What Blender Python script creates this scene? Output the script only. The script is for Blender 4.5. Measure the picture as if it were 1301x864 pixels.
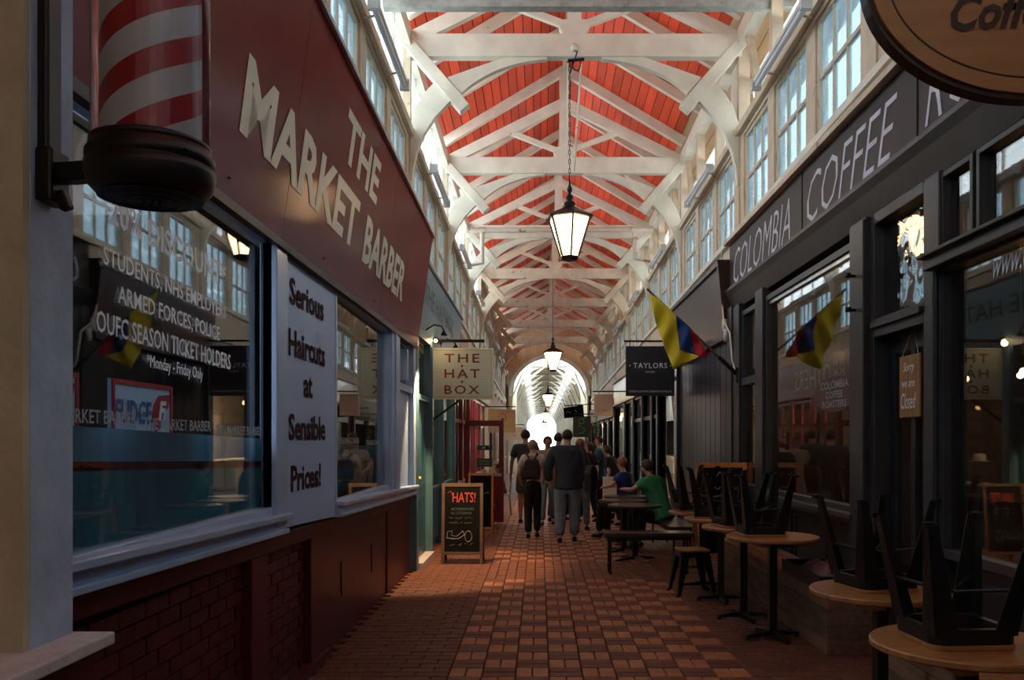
import bpy, bmesh, math, random
from mathutils import Vector, Matrix
for o in list(bpy.data.objects): bpy.data.objects.remove(o)
R = random.Random(7)
PI = math.pi
C = bpy.context.scene.collection
SC = bpy.context.scene
# ------------------------------------------------------------------ camera, sky, exposure
cam = bpy.data.objects.new('camera', bpy.data.cameras.new('camera')); C.objects.link(cam)
cam.location = (0, 0, 1.6); cam.rotation_euler = (PI/2, 0, 0)
cam.data.sensor_width = 36; cam.data.lens = 36*1094/1301
cam.data.shift_x = -34.5/1301; cam.data.shift_y = 128/1301
cam.data.clip_end = 400
SC.camera = cam
SC.view_settings.view_transform = 'Standard'; SC.view_settings.look = 'None'
SC.view_settings.gamma = 1; SC.view_settings.use_curve_mapping = False
SC.view_settings.exposure = 0.38
W = bpy.data.worlds.new('sky'); SC.world = W; W.use_nodes = True
nt = W.node_tree; bg = nt.nodes['Background']
tc = nt.nodes.new('ShaderNodeTexCoord'); sx = nt.nodes.new('ShaderNodeSeparateXYZ')
rp = nt.nodes.new('ShaderNodeValToRGB')
nt.links.new(tc.outputs['Generated'], sx.inputs[0]); nt.links.new(sx.outputs['Z'], rp.inputs[0])
rp.color_ramp.elements[0].position = 0.0; rp.color_ramp.elements[0].color = (.88, .95, 1, 1)
rp.color_ramp.elements[1].position = .8; rp.color_ramp.elements[1].color = (.74, .87, 1, 1)
nt.links.new(rp.outputs[0], bg.inputs['Color'])
bg.inputs['Strength'].default_value = 6.2
try: SC.cycles.max_bounces = 8; SC.cycles.transparent_max_bounces = 24
except Exception: pass

def light(name, kind, loc, energy, color, size=.1, rot=(0,0,0), spot=None):
    l = bpy.data.lights.new(name, kind); l.energy = energy; l.color = color
    if kind == 'AREA': l.size = size
    else: l.shadow_soft_size = size
    if kind == 'SPOT': l.spot_size = spot; l.spot_blend = .35
    o = bpy.data.objects.new(name, l); C.objects.link(o); o.location = loc; o.rotation_euler = rot
    return o

# ------------------------------------------------------------------ helpers
F = 1094.0
def dz(y): return -.0229*(y-10.75)          # the roof runs slightly downhill away from us
def px(x, y, D): return Vector(((x-685)*D/F, D, 1.6+(560-y)*D/F))
WL = {}; KID = {}
class MB:
    def __init__(s): s.v = []; s.f = []; s.sm = []
    def add(s, vs, fs, smooth=False):
        b = len(s.v); s.v += [tuple(p) for p in vs]
        s.f += [tuple(b+i for i in f) for f in fs]; s.sm += [smooth]*len(fs); return s
    def box(s, x0, x1, y0, y1, z0, z1):
        vs = [(x, y, z) for z in (z0, z1) for y in (y0, y1) for x in (x0, x1)]
        return s.add(vs, [(0,2,3,1),(4,5,7,6),(0,1,5,4),(2,6,7,3),(0,4,6,2),(1,3,7,5)])
    def cham(s, x0, x1, y0, y1, z0, z1, c=.004):
        vs = [(x, y, z0) for y in (y0, y1) for x in (x0, x1)] + [(x, y, z1-c) for y in (y0, y1) for x in (x0, x1)] + \
             [(x, y, z1) for y in (y0+c, y1-c) for x in (x0+c, x1-c)]
        return s.add(vs, [(0,1,5,4),(2,6,7,3),(0,4,6,2),(1,3,7,5),(4,5,9,8),(7,6,10,11),(6,4,8,10),(5,7,11,9),(8,9,11,10)])
    def beam(s, p0, p1, w, d, up=(0,0,1), w1=None, d1=None):
        p0 = Vector(p0); p1 = Vector(p1); a = (p1-p0).normalized(); u = Vector(up)
        sd = a.cross(u)
        if sd.length < 1e-4: sd = a.cross(Vector((0,1,0)))
        sd.normalize(); u = sd.cross(a).normalized()
        w1 = w if w1 is None else w1; d1 = d if d1 is None else d1
        vs = []
        for p, ww, dd in ((p0, w, d), (p1, w1, d1)):
            for i, j in ((-1,-1),(1,-1),(1,1),(-1,1)): vs.append(p + sd*i*ww/2 + u*j*dd/2)
        return s.add(vs, [(3,2,1,0),(4,5,6,7),(0,1,5,4),(1,2,6,5),(2,3,7,6),(3,0,4,7)])
    def tube(s, pts, r, n=8, rs=None, smooth=True):
        pts = [Vector(p) for p in pts]; rings = []; prev = None
        for i, p in enumerate(pts):
            a = (pts[min(i+1, len(pts)-1)]-pts[max(i-1, 0)]).normalized()
            if prev is None:
                prev = a.cross(Vector((0,0,1)))
                if prev.length < 1e-3: prev = a.cross(Vector((1,0,0)))
            u = (prev - a*prev.dot(a)).normalized(); w = a.cross(u); prev = u
            rr = rs[i] if rs else r
            rings.append([p + (u*math.cos(2*PI*k/n)+w*math.sin(2*PI*k/n))*rr for k in range(n)])
        vs = [v for g in rings for v in g]; fs = []
        for i in range(len(pts)-1):
            for k in range(n): fs.append((i*n+k, i*n+(k+1)%n, (i+1)*n+(k+1)%n, (i+1)*n+k))
        s.add(vs, fs, smooth); b = len(pts)-1
        return s.add(rings[0]+rings[-1], [tuple(range(n))[::-1], tuple(range(n, 2*n))])
    def lathe(s, prof, n=24, c=(0,0,0), ph=0, smooth=True, sx=1, sy=1):
        vs = [(c[0]+r*sx*math.cos(ph+2*PI*k/n), c[1]+r*sy*math.sin(ph+2*PI*k/n), c[2]+z) for r, z in prof for k in range(n)]
        fs = [(i*n+k, i*n+(k+1)%n, (i+1)*n+(k+1)%n, (i+1)*n+k) for i in range(len(prof)-1) for k in range(n)]
        s.add(vs, fs, smooth); b = len(s.v)-len(vs)
        s.f += [tuple(b+k for k in range(n))[::-1], tuple(b+(len(prof)-1)*n+k for k in range(n))]; s.sm += [False, False]
        return s
    def prism(s, pts, o, u, v, n, d):
        o, u, v, n = map(Vector, (o, u, v, n)); k = len(pts)
        a = [o+u*p[0]+v*p[1] for p in pts]; b = [p+n*d for p in a]
        return s.add(a+b, [tuple(range(k))[::-1], tuple(range(k, 2*k))]+[(i, (i+1)%k, k+(i+1)%k, k+i) for i in range(k)])
    def xz(s, pts, y0, y1): return s.prism(pts, (0,y0,0), (1,0,0), (0,0,1), (0,1,0), y1-y0)
    def yz(s, pts, x0, x1): return s.prism(pts, (x0,0,0), (0,1,0), (0,0,1), (1,0,0), x1-x0)
    def ring(s, outer, inner, o, u, v, n, d):      # frame between two matching outlines
        o, u, v, n = map(Vector, (o, u, v, n)); k = len(outer)
        A = [o+u*p[0]+v*p[1] for p in outer]; B = [o+u*p[0]+v*p[1] for p in inner]
        vs = A+B+[p+n*d for p in A]+[p+n*d for p in B]; fs = []
        for i in range(k):
            j = (i+1)%k
            fs += [(i,k+i,k+j,j),(2*k+i,2*k+j,3*k+j,3*k+i),(i,j,2*k+j,2*k+i),(k+j,k+i,3*k+i,3*k+j)]
        return s.add(vs, fs)
    def sph(s, c, r, n=10, m=7, sc=(1,1,1), jit=0):
        vs = []; 
        for i in range(1, m):
            t = PI*i/m
            for k in range(n):
                j = 1+R.uniform(-jit, jit)
                vs.append((c[0]+r*j*sc[0]*math.sin(t)*math.cos(2*PI*k/n), c[1]+r*j*sc[1]*math.sin(t)*math.sin(2*PI*k/n), c[2]+r*j*sc[2]*math.cos(t)))
        vs += [(c[0], c[1], c[2]+r*sc[2]), (c[0], c[1], c[2]-r*sc[2])]
        fs = [(i*n+k, (i+1)*n+k, (i+1)*n+(k+1)%n, i*n+(k+1)%n) for i in range(m-2) for k in range(n)]
        T = (m-1)*n
        fs += [(T, k, (k+1)%n) for k in range(n)] + [((m-2)*n+k, T+1, (m-2)*n+(k+1)%n) for k in range(n)]
        return s.add(vs, fs, True)
    def mesh(s, name, off=Vector((0,0,0))):
        me = bpy.data.meshes.new(name); me.from_pydata([Vector(p)-off for p in s.v], [], s.f)
        me.polygons.foreach_set('use_smooth', s.sm)
        bm = bmesh.new(); bm.from_mesh(me); bmesh.ops.recalc_face_normals(bm, faces=bm.faces); bm.to_mesh(me); bm.free()
        me.update(); return me
    def build(s, name, m, parent=None, label=None, bevel=0, off=None):
        if parent is None:
            if off is None:
                xs = [p[0] for p in s.v]; ys = [p[1] for p in s.v]; zs = [p[2] for p in s.v]
                off = Vector(((min(xs)+max(xs))/2, (min(ys)+max(ys))/2, min(zs)))
        else: off = WL[parent.name]
        me = s.mesh(name, Vector(off)); me.materials.append(m)
        return link(name, me, parent, off, label, bevel)
def link(name, me, parent, off, label=None, bevel=0):
    o = bpy.data.objects.new(name, me); C.objects.link(o)
    WL[o.name] = Vector(off)
    if parent is None: o.location = off
    else: o.parent = parent; KID.setdefault(parent.name, []).append(o)
    if label: o['label'] = label
    if bevel:
        b = o.modifiers.new('bevel', 'BEVEL'); b.width = bevel; b.segments = 2; b.limit_method = 'ANGLE'
    return o
def tag(o, label=None, cat=None, group=None, kind=None):
    if label: o['label'] = label
    if cat: o['category'] = cat
    if group: o['group'] = group
    if kind: o['kind'] = kind
    return o
def thing(name, label, cat, loc=(0,0,0), group=None, rz=0):
    o = bpy.data.objects.new(name, None); C.objects.link(o); o.location = loc; o.rotation_euler = (0,0,rz)
    o.empty_display_size = .1
    WL[o.name] = Vector(loc); return tag(o, label, cat, group)
def proto(name, label, cat, group=None): return thing(name, label, cat, (0,0,0), group)
def dup(r, loc, rot=(0,0,0), label=None, group=None, sc=None):
    n = r.copy(); C.objects.link(n); n.location = loc; n.rotation_euler = rot
    if sc: n.scale = sc
    if label: n['label'] = label
    if group: n['group'] = group
    for ch in kids(r):
        c = ch.copy(); C.objects.link(c); c.parent = n
        for g in kids(ch):
            d = g.copy(); C.objects.link(d); d.parent = c
    return n
def kids(o): return KID.get(o.name, [])
def put(r, i, loc, rot, label, sc=None):        # first use moves the source itself
    if i == 0:
        r.location = loc; r.rotation_euler = rot; r['label'] = label
        if sc: r.scale = sc
        return r
    return dup(r, loc, rot, label, None, sc)
def struct(o): o['kind'] = 'structure'; return o

def text(s, w, h, m, parent, o, u, v, name='lettering', bold=0, shear=0, dep=.003, lift=.004, space=1.0, mirror=False, res=2):
    cu = bpy.data.curves.new('t', 'FONT'); cu.body = s; cu.offset = bold; cu.shear = shear
    cu.resolution_u = res; cu.space_character = space; cu.align_x = 'CENTER' if '\n' in s else 'LEFT'
    t = bpy.data.objects.new('t', cu); me = bpy.data.meshes.new_from_object(t)
    bpy.data.objects.remove(t)
    vs = [p.co.copy() for p in me.vertices]; fs = [tuple(p.vertices) for p in me.polygons]
    bpy.data.meshes.remove(me)
    x0 = min(p.x for p in vs); x1 = max(p.x for p in vs); y0 = min(p.y for p in vs); y1 = max(p.y for p in vs)
    o, u, v = Vector(o), Vector(u).normalized(), Vector(v).normalized(); n = u.cross(v)
    fx = w/(x1-x0); fy = h/(y1-y0)
    a = [o+u*(p.x-x0)*fx+v*(p.y-y0)*fy+n*lift for p in vs]
    mb = MB(); mb.v = [tuple(p) for p in a]; mb.f = fs; mb.sm = [False]*len(fs)
    off = WL[parent.name]
    me = bpy.data.meshes.new(name); me.from_pydata([Vector(p)-off for p in mb.v], [], mb.f)
    me.materials.append(m); me.update()
    return link(name, me, parent, off)

# ------------------------------------------------------------------ materials
def mat(name, col, rough=.6, noise=.25, scale=6, bump=.1, metal=0, coat=0, spec=.5, col2=None, stretch=(1,1,1), rnd=0, bscale=None, crough=.1, detail=5, wear=None):
    m = bpy.data.materials.new(name); m.use_nodes = True; nt = m.node_tree; N = nt.nodes; L = nt.links
    b = N['Principled BSDF']; b.inputs['Roughness'].default_value = rough; b.inputs['Metallic'].default_value = metal
    b.inputs['Coat Weight'].default_value = coat; b.inputs['Coat Roughness'].default_value = crough; b.inputs['Specular IOR Level'].default_value = spec
    tc = N.new('ShaderNodeTexCoord'); mp = N.new('ShaderNodeMapping'); mp.inputs['Scale'].default_value = stretch
    L.new(tc.outputs['Object'], mp.inputs[0])
    if rnd:
        oi = N.new('ShaderNodeObjectInfo'); cm = N.new('ShaderNodeCombineXYZ'); mu = N.new('ShaderNodeMath'); mu.operation = 'MULTIPLY'; mu.inputs[1].default_value = 37
        L.new(oi.outputs['Random'], mu.inputs[0])
        for k in range(3): L.new(mu.outputs[0], cm.inputs[k])
        L.new(cm.outputs[0], mp.inputs['Location'])
    nz = N.new('ShaderNodeTexNoise'); nz.inputs['Scale'].default_value = scale; nz.inputs['Detail'].default_value = detail
    L.new(mp.outputs[0], nz.inputs['Vector'])
    r = N.new('ShaderNodeValToRGB'); L.new(nz.outputs['Fac'], r.inputs[0])
    c2 = col2 or tuple(min(1, c*(1+noise)) for c in col); c1 = tuple(c*(1-noise) for c in col)
    r.color_ramp.elements[0].position = .3; r.color_ramp.elements[1].position = .7
    r.color_ramp.elements[0].color = (*c1, 1); r.color_ramp.elements[1].color = (*c2, 1)
    out = r.outputs[0]
    if wear:
        w = N.new('ShaderNodeTexNoise'); w.inputs['Scale'].default_value = wear[1]; w.inputs['Detail'].default_value = 8
        L.new(mp.outputs[0], w.inputs['Vector'])
        wr = N.new('ShaderNodeValToRGB'); wr.color_ramp.elements[0].position = wear[2]; wr.color_ramp.elements[1].position = wear[2]+.04
        L.new(w.outputs['Fac'], wr.inputs[0]); mx = N.new('ShaderNodeMixRGB'); L.new(wr.outputs[0], mx.inputs[0]); L.new(out, mx.inputs[1]); mx.inputs[2].default_value = (*wear[0], 1); out = mx.outputs[0]
    if rnd:
        hs = N.new('ShaderNodeHueSaturation'); mr = N.new('ShaderNodeMapRange'); L.new(oi.outputs['Random'], mr.inputs[0])
        mr.inputs['To Min'].default_value = 1-rnd; mr.inputs['To Max'].default_value = 1+rnd
        L.new(mr.outputs[0], hs.inputs['Value']); L.new(out, hs.inputs['Color']); out = hs.outputs[0]
    L.new(out, b.inputs['Base Color'])
    if bump:
        n2 = N.new('ShaderNodeTexNoise'); n2.inputs['Scale'].default_value = bscale or scale*5; n2.inputs['Detail'].default_value = 4
        L.new(mp.outputs[0], n2.inputs['Vector'])
        bp = N.new('ShaderNodeBump'); bp.inputs['Strength'].default_value = bump; bp.inputs['Distance'].default_value = .01
        L.new(n2.outputs['Fac'], bp.inputs['Height']); L.new(bp.outputs[0], b.inputs['Normal'])
    return m
def glassmat(name, tint, ior=1.6, rough=0.0, film=0, filmcol=(1,1,1), wavy=0, tl_=.25):
    m = bpy.data.materials.new(name); m.use_nodes = True; nt = m.node_tree; N = nt.nodes; L = nt.links
    N.remove(N['Principled BSDF']); out = N['Material Output']
    ge = N.new('ShaderNodeNewGeometry'); ma = N.new('ShaderNodeMapRange'); L.new(ge.outputs['Backfacing'], ma.inputs[0])
    ma.inputs['To Min'].default_value = ior; ma.inputs['To Max'].default_value = 1/ior
    fr = N.new('ShaderNodeFresnel'); L.new(ma.outputs[0], fr.inputs['IOR'])
    tr = N.new('ShaderNodeBsdfTransparent'); tr.inputs[0].default_value = (*tint, 1)
    gl = N.new('ShaderNodeBsdfGlossy'); gl.inputs['Roughness'].default_value = rough
    a = tr.outputs[0]
    if film:
        df = N.new('ShaderNodeBsdfDiffuse'); df.inputs[0].default_value = (*filmcol, 1)
        tl = N.new('ShaderNodeBsdfTranslucent'); tl.inputs[0].default_value = (*filmcol, 1)
        ad = N.new('ShaderNodeMixShader'); ad.inputs[0].default_value = tl_; L.new(df.outputs[0], ad.inputs[1]); L.new(tl.outputs[0], ad.inputs[2])
        mm = N.new('ShaderNodeMixShader'); mm.inputs[0].default_value = film
        tc = N.new('ShaderNodeTexCoord'); nz = N.new('ShaderNodeTexNoise'); nz.inputs['Scale'].default_value = 3; L.new(tc.outputs['Object'], nz.inputs['Vector'])
        mr = N.new('ShaderNodeMapRange'); L.new(nz.outputs['Fac'], mr.inputs[0]); mr.inputs['To Min'].default_value = max(0, film-.25); mr.inputs['To Max'].default_value = min(1, film+.25)
        L.new(mr.outputs[0], mm.inputs[0])
        L.new(a, mm.inputs[1]); L.new(ad.outputs[0], mm.inputs[2]); a = mm.outputs[0]
    if wavy:
        tc = N.new('ShaderNodeTexCoord'); nz = N.new('ShaderNodeTexNoise'); nz.inputs['Scale'].default_value = 5; nz.inputs['Detail'].default_value = 1
        L.new(tc.outputs['Object'], nz.inputs['Vector'])
        bp = N.new('ShaderNodeBump'); bp.inputs['Strength'].default_value = wavy; bp.inputs['Distance'].default_value = .05
        L.new(nz.outputs['Fac'], bp.inputs['Height']); L.new(bp.outputs[0], gl.inputs['Normal'])
    mx = N.new('ShaderNodeMixShader'); L.new(fr.outputs[0], mx.inputs[0]); L.new(a, mx.inputs[1]); L.new(gl.outputs[0], mx.inputs[2])
    L.new(mx.outputs[0], out.inputs[0]); return m
def emis(name, col, st, base=(.8,.8,.8)):
    m = bpy.data.materials.new(name); m.use_nodes = True; b = m.node_tree.nodes['Principled BSDF']
    b.inputs['Base Color'].default_value = (*base, 1); b.inputs['Emission Color'].default_value = (*col, 1); b.inputs['Emission Strength'].default_value = st
    tc = m.node_tree.nodes.new('ShaderNodeTexCoord'); nz = m.node_tree.nodes.new('ShaderNodeTexNoise'); nz.inputs['Scale'].default_value = 4
    m.node_tree.links.new(tc.outputs['Object'], nz.inputs['Vector']); m.node_tree.links.new(nz.outputs['Fac'], b.inputs['Roughness'])
    return m
M = dict(
 cream=mat('cream_paint', (.76,.74,.61), .5, .12, 3, .15, wear=((.42,.34,.24), 9, .72)),
 cream2=mat('aged_shaded_cream', (.60,.50,.36), .55, .15, 4, .2, wear=((.3,.22,.13), 7, .68)),
 tan=mat('tan_boards', (.62,.42,.24), .6, .12, 2, .2, stretch=(6,1,.3)),
 red_roof=mat('red_roof_board', (.84,.085,.028), .6, .22, 2.5, .2, stretch=(1,.3,1), rnd=.18),
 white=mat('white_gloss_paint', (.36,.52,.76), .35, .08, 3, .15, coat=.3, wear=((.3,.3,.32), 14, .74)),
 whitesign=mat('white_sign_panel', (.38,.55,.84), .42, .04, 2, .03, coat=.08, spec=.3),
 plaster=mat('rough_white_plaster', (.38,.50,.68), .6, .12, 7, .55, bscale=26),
 plaster_lit=mat('rough_plaster_warm_lit', (.50,.44,.30), .6, .12, 7, .55, bscale=26),  # white plaster with warm light put into its colour
 stone=mat('pale_stone_ledge', (.55,.55,.56), .6, .15, 12, .3),
 maroon=mat('maroon_gloss_paint', (.075,.009,.017), .42, .2, 5, .12, coat=.08, spec=.25, wear=((.30,.17,.13), 22, .76)),
 maroon_sign=mat('maroon_fascia_panel', (.16,.004,.006), .55, .2, 1.5, .05, coat=.20, crough=.13, spec=.04),
 letter_cream=mat('cream_lettering', (.62,.60,.44), .4, .05, 3, 0),
 letter_red=mat('dark_red_lettering', (.035,.006,.006), .7, .1, 3, 0, spec=.1),
 letter_hat=mat('brick_red_lettering', (.22,.03,.03), .5, .1, 3, 0),
 letter_white=mat('white_lettering', (.82,.85,.86), .5, .05, 3, 0),
 letter_grey=mat('grey_white_handlettering', (.62,.64,.70), .6, .15, 9, 0),
 letter_etch=mat('etched_lettering', (.30,.36,.40), .6, .1, 9, 0),
 black=mat('black_metal', (.006,.007,.008), .38, .3, 8, .06, metal=0, spec=.4),
 iron=mat('black_cast_iron', (.006,.005,.005), .40, .3, 18, .10, spec=.35, bscale=160),
 grey_paint=mat('dark_grey_shop_paint', (.032,.032,.034), .45, .2, 3, .12, coat=.04, spec=.3, wear=((.11,.08,.06), 20, .78)),
 grey_paint2=mat('blue_black_shop_paint', (.012,.016,.022), .42, .2, 3, .1, coat=.05, spec=.35),
 brown_fascia=mat('brown_fascia_board', (.040,.029,.027), .5, .15, 2, .06, spec=.2, wear=((.2,.16,.12), 18, .8)),
 brown_gloss=mat('brown_gloss_panel', (.05,.022,.018), .35, .2, 1.4, .06, coat=.12, crough=.2, spec=.3),
 blue_gloss=mat('midnight_gloss_panel', (.010,.012,.024), .30, .3, 1.2, .08, coat=.12, crough=.2, spec=.35, stretch=(1,3,.4)),
 navy=mat('navy_shop_paint', (.010,.017,.036), .3, .2, 4, .05, coat=.3),
 navy_sign=mat('navy_sign_board', (.008,.014,.024), .5, .1, 4, .02),
 teal=mat('teal_gloss_paint', (.022,.085,.12), .32, .15, 4, .08, coat=.3),
 teal_lt=mat('pale_teal_paint', (.07,.165,.21), .35, .12, 4, .08, coat=.2),
 teal_sign=mat('dusty_blue_fascia', (.12,.22,.27), .4, .08, 3, .04),
 red_frame=mat('oxblood_paint', (.16,.013,.018), .32, .15, 4, .06, coat=.3),
 rust_fascia=mat('terracotta_fascia', (.30,.09,.05), .4, .12, 2, .04, coat=.2),
 lilac=mat('dusky_pink_fascia', (.26,.17,.17), .4, .08, 2, .04, coat=.2),
 mint=mat('pale_mint_sign', (.74,.86,.74), .5, .04, 2, .02),
 gold=mat('gold_line', (.50,.38,.12), .4, .1, 3, 0),
 mortar=mat('dark_mortar', (.028,.017,.012), .95, .3, 20, .4),
 brick_hi=mat('gloss_tinted_paver', (.38,.160,.074), .52, .22, 9, .35, rnd=.14, spec=.35),  # lengthwise pavers: their gloss is put into a lighter colour
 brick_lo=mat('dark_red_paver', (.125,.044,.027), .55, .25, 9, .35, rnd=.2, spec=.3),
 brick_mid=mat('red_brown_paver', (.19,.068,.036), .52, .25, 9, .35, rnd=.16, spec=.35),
 maroon_brick=mat('maroon_painted_brick', (.072,.009,.016), .45, .22, 8, .35, spec=.3, rnd=.15),
 wood=mat('oiled_oak', (.30,.135,.042), .45, .25, 3, .12, stretch=(1,9,1), rnd=.1),
 wood_y=mat('orange_pine', (.52,.20,.045), .5, .15, 4, .1, stretch=(6,6,1)),
 wood_sign=mat('sapele_veneer', (.36,.175,.07), .42, .14, 2.2, .05, stretch=(1,1,8)),
 wood_edge=mat('dark_sign_edge', (.035,.014,.01), .4, .1, 4, 0),
 plank=mat('reclaimed_plank', (.17,.098,.055), .7, .38, 3, .3, stretch=(7,1,7), rnd=.32),
 dwood=mat('dark_table_wood', (.040,.022,.014), .3, .3, 4, .08, stretch=(1,6,1), coat=.3),
 slate=mat('chalkboard_slate', (.005,.006,.007), .75, .3, 5, .05, spec=.12),
 chalk=mat('chalk', (.42,.44,.44), .9, .3, 30, 0),
 chalk_red=mat('red_chalk', (.5,.06,.04), .9, .2, 30, 0),
 chalk_dim=mat('faint_chalk', (.12,.15,.11), .9, .3, 30, 0),
 old_wood=mat('weathered_brown_frame', (.11,.07,.045), .6, .25, 6, .2),
 yellow=mat('flag_yellow', (.80,.68,.03), .7, .08, 4, .05),
 blue=mat('flag_blue', (.012,.06,.26), .7, .08, 4, .05),
 red=mat('flag_red', (.55,.012,.02), .7, .08, 4, .05),
 steel=mat('brushed_steel', (.5,.5,.5), .3, .1, 9, 0, metal=1),
 tube=mat('white_tube_fitting', (.62,.64,.64), .35, .06, 4, 0),
 pipe=mat('rusty_cream_pipe', (.62,.55,.46), .5, .1, 5, .1, wear=((.35,.14,.05), 6, .62)),
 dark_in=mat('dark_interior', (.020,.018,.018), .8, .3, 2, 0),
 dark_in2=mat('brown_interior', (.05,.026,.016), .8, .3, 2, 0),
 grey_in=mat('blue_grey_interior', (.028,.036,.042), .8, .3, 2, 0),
 pole_red=mat('pole_red_stripe', (.42,.012,.016), .35, .08, 4, 0, coat=.2),
 pole_white=mat('pole_white', (.60,.58,.56), .35, .06, 4, 0, coat=.2),
 pole_blue=mat('pole_blue_stripe', (.01,.04,.22), .35, .08, 4, 0),
 glass=glassmat('shop_glass', (.93,.95,.95), 1.8),
 glass_old=glassmat('old_wavy_glass', (.9,.92,.92), 2.1, wavy=.12),
 tubeglass=glassmat('clear_tube_glass', (.95,.97,1.0), 1.35),
 pane=glassmat('dirty_clerestory_glass', (.40,.46,.49), 1.3, film=.16, filmcol=(.5,.65,.72), tl_=.8),
 upper=glassmat('upper_white_glazing', (.7,.72,.72), 1.1, film=.7, filmcol=(.88,.9,.9), tl_=.8),
 film=glassmat('frosted_film', (.10,.16,.20), 1.5, film=.9, filmcol=(.12,.34,.43)),
 film_hi=glassmat('frosted_film_pale', (.2,.3,.36), 1.6, film=.75, filmcol=(.22,.46,.64)),
 lamp=emis('opal_lamp_glass', (1.0,.62,.30), 8),
 bulb=emis('warm_bulb', (1.0,.48,.16), 14),
 spotglow=emis('warm_spot_glow', (1.0,.55,.25), 18),
 skin=mat('skin', (.50,.27,.18), .5, .06, 4, 0),
 skin_t=mat('tanned_skin', (.36,.17,.10), .5, .06, 4, 0),
 eye=mat('eye', (.02,.015,.012), .2, .1, 4, 0),
)
# ================================================================== SETTING
# ---- floor: base slab, 300 nearest pavers as parts, the rest joined
floor = struct(MB().box(-1.75, 2.7, -6.7, 97, -.10, -.022).build('floor', M['mortar'], None, 'brick paved arcade floor', off=(0,0,0)))
def paver(w, l): return MB().cham(-w/2, w/2, -l/2, l/2, -.03, 0, .005)
pm = {}
for k in ('hi', 'lo', 'mid'):
    for a, (w, l) in (('v', (.108, .223)), ('h', (.223, .108)), ('s', (.108, .108))):
        me = paver(w, l).mesh('paver_'+k+a); me.materials.append(M['brick_'+k]); pm[k+a] = (me, w, l)
P = []
for iy in range(-28, 170):
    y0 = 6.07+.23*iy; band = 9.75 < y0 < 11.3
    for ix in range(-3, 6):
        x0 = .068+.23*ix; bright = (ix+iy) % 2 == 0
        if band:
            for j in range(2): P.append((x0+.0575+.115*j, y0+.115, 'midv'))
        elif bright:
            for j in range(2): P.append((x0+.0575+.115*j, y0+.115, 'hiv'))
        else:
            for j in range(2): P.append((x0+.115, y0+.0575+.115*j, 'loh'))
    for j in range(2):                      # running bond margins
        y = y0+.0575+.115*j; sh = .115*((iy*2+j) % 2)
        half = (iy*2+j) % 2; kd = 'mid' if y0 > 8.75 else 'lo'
        x = -.622
        if half: P.append((x-.0575, y, kd+'s')); x -= .115
        while x-.23 > -1.66: P.append((x-.115, y, kd+'h')); x -= .23
        x = 1.448
        if half: P.append((x+.0575, y, 'los')); x += .115
        while x+.23 < 2.72: P.append((x+.115, y, 'loh')); x += .23
def vis(p):
    x, y = p[0], p[1]
    if y < 5.80: return False
    u = 685+F*x/y
    return 380 < u < 1150
P = [p for p in P if p[1] < 44]
near = sorted([p for p in P if vis(p)], key=lambda p: p[1])[:298]
ns = set(near)
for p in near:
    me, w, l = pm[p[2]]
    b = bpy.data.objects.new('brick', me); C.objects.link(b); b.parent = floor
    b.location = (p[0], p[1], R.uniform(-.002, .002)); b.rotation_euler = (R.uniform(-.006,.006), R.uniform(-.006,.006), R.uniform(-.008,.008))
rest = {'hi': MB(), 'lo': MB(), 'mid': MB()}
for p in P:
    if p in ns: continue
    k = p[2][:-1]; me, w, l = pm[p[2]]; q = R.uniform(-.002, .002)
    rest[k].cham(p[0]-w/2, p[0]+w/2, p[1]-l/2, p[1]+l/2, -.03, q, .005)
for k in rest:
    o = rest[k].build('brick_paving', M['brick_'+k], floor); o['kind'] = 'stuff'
struct(MB().box(-30, 30, 97, 160, -.2, -.03).build('floor_street', mat('street_asphalt', (.2,.2,.2), .8), None, off=(0,0,0)))

# ---- shells of the shops on either side
def shell(side, x0, x1):
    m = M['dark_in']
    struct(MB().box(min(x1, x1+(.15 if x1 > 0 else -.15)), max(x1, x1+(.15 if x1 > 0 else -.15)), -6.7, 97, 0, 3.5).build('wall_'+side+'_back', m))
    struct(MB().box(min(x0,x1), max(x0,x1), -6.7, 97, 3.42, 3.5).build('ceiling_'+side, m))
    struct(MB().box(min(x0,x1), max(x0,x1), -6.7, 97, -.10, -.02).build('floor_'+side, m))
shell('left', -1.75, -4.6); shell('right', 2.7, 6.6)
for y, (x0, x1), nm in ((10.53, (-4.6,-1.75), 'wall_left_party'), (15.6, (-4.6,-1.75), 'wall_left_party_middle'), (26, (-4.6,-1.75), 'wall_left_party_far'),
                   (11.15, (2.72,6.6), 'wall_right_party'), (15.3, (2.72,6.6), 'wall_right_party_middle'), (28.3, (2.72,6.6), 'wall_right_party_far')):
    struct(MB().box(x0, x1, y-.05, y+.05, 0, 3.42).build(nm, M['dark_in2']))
struct(MB().box(-4.6, 6.6, -6.85, -6.7, 0, 9).build('wall_light_stop', M['cream2']))  # added closure behind the camera to keep sky light out; the arcade runs on

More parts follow.
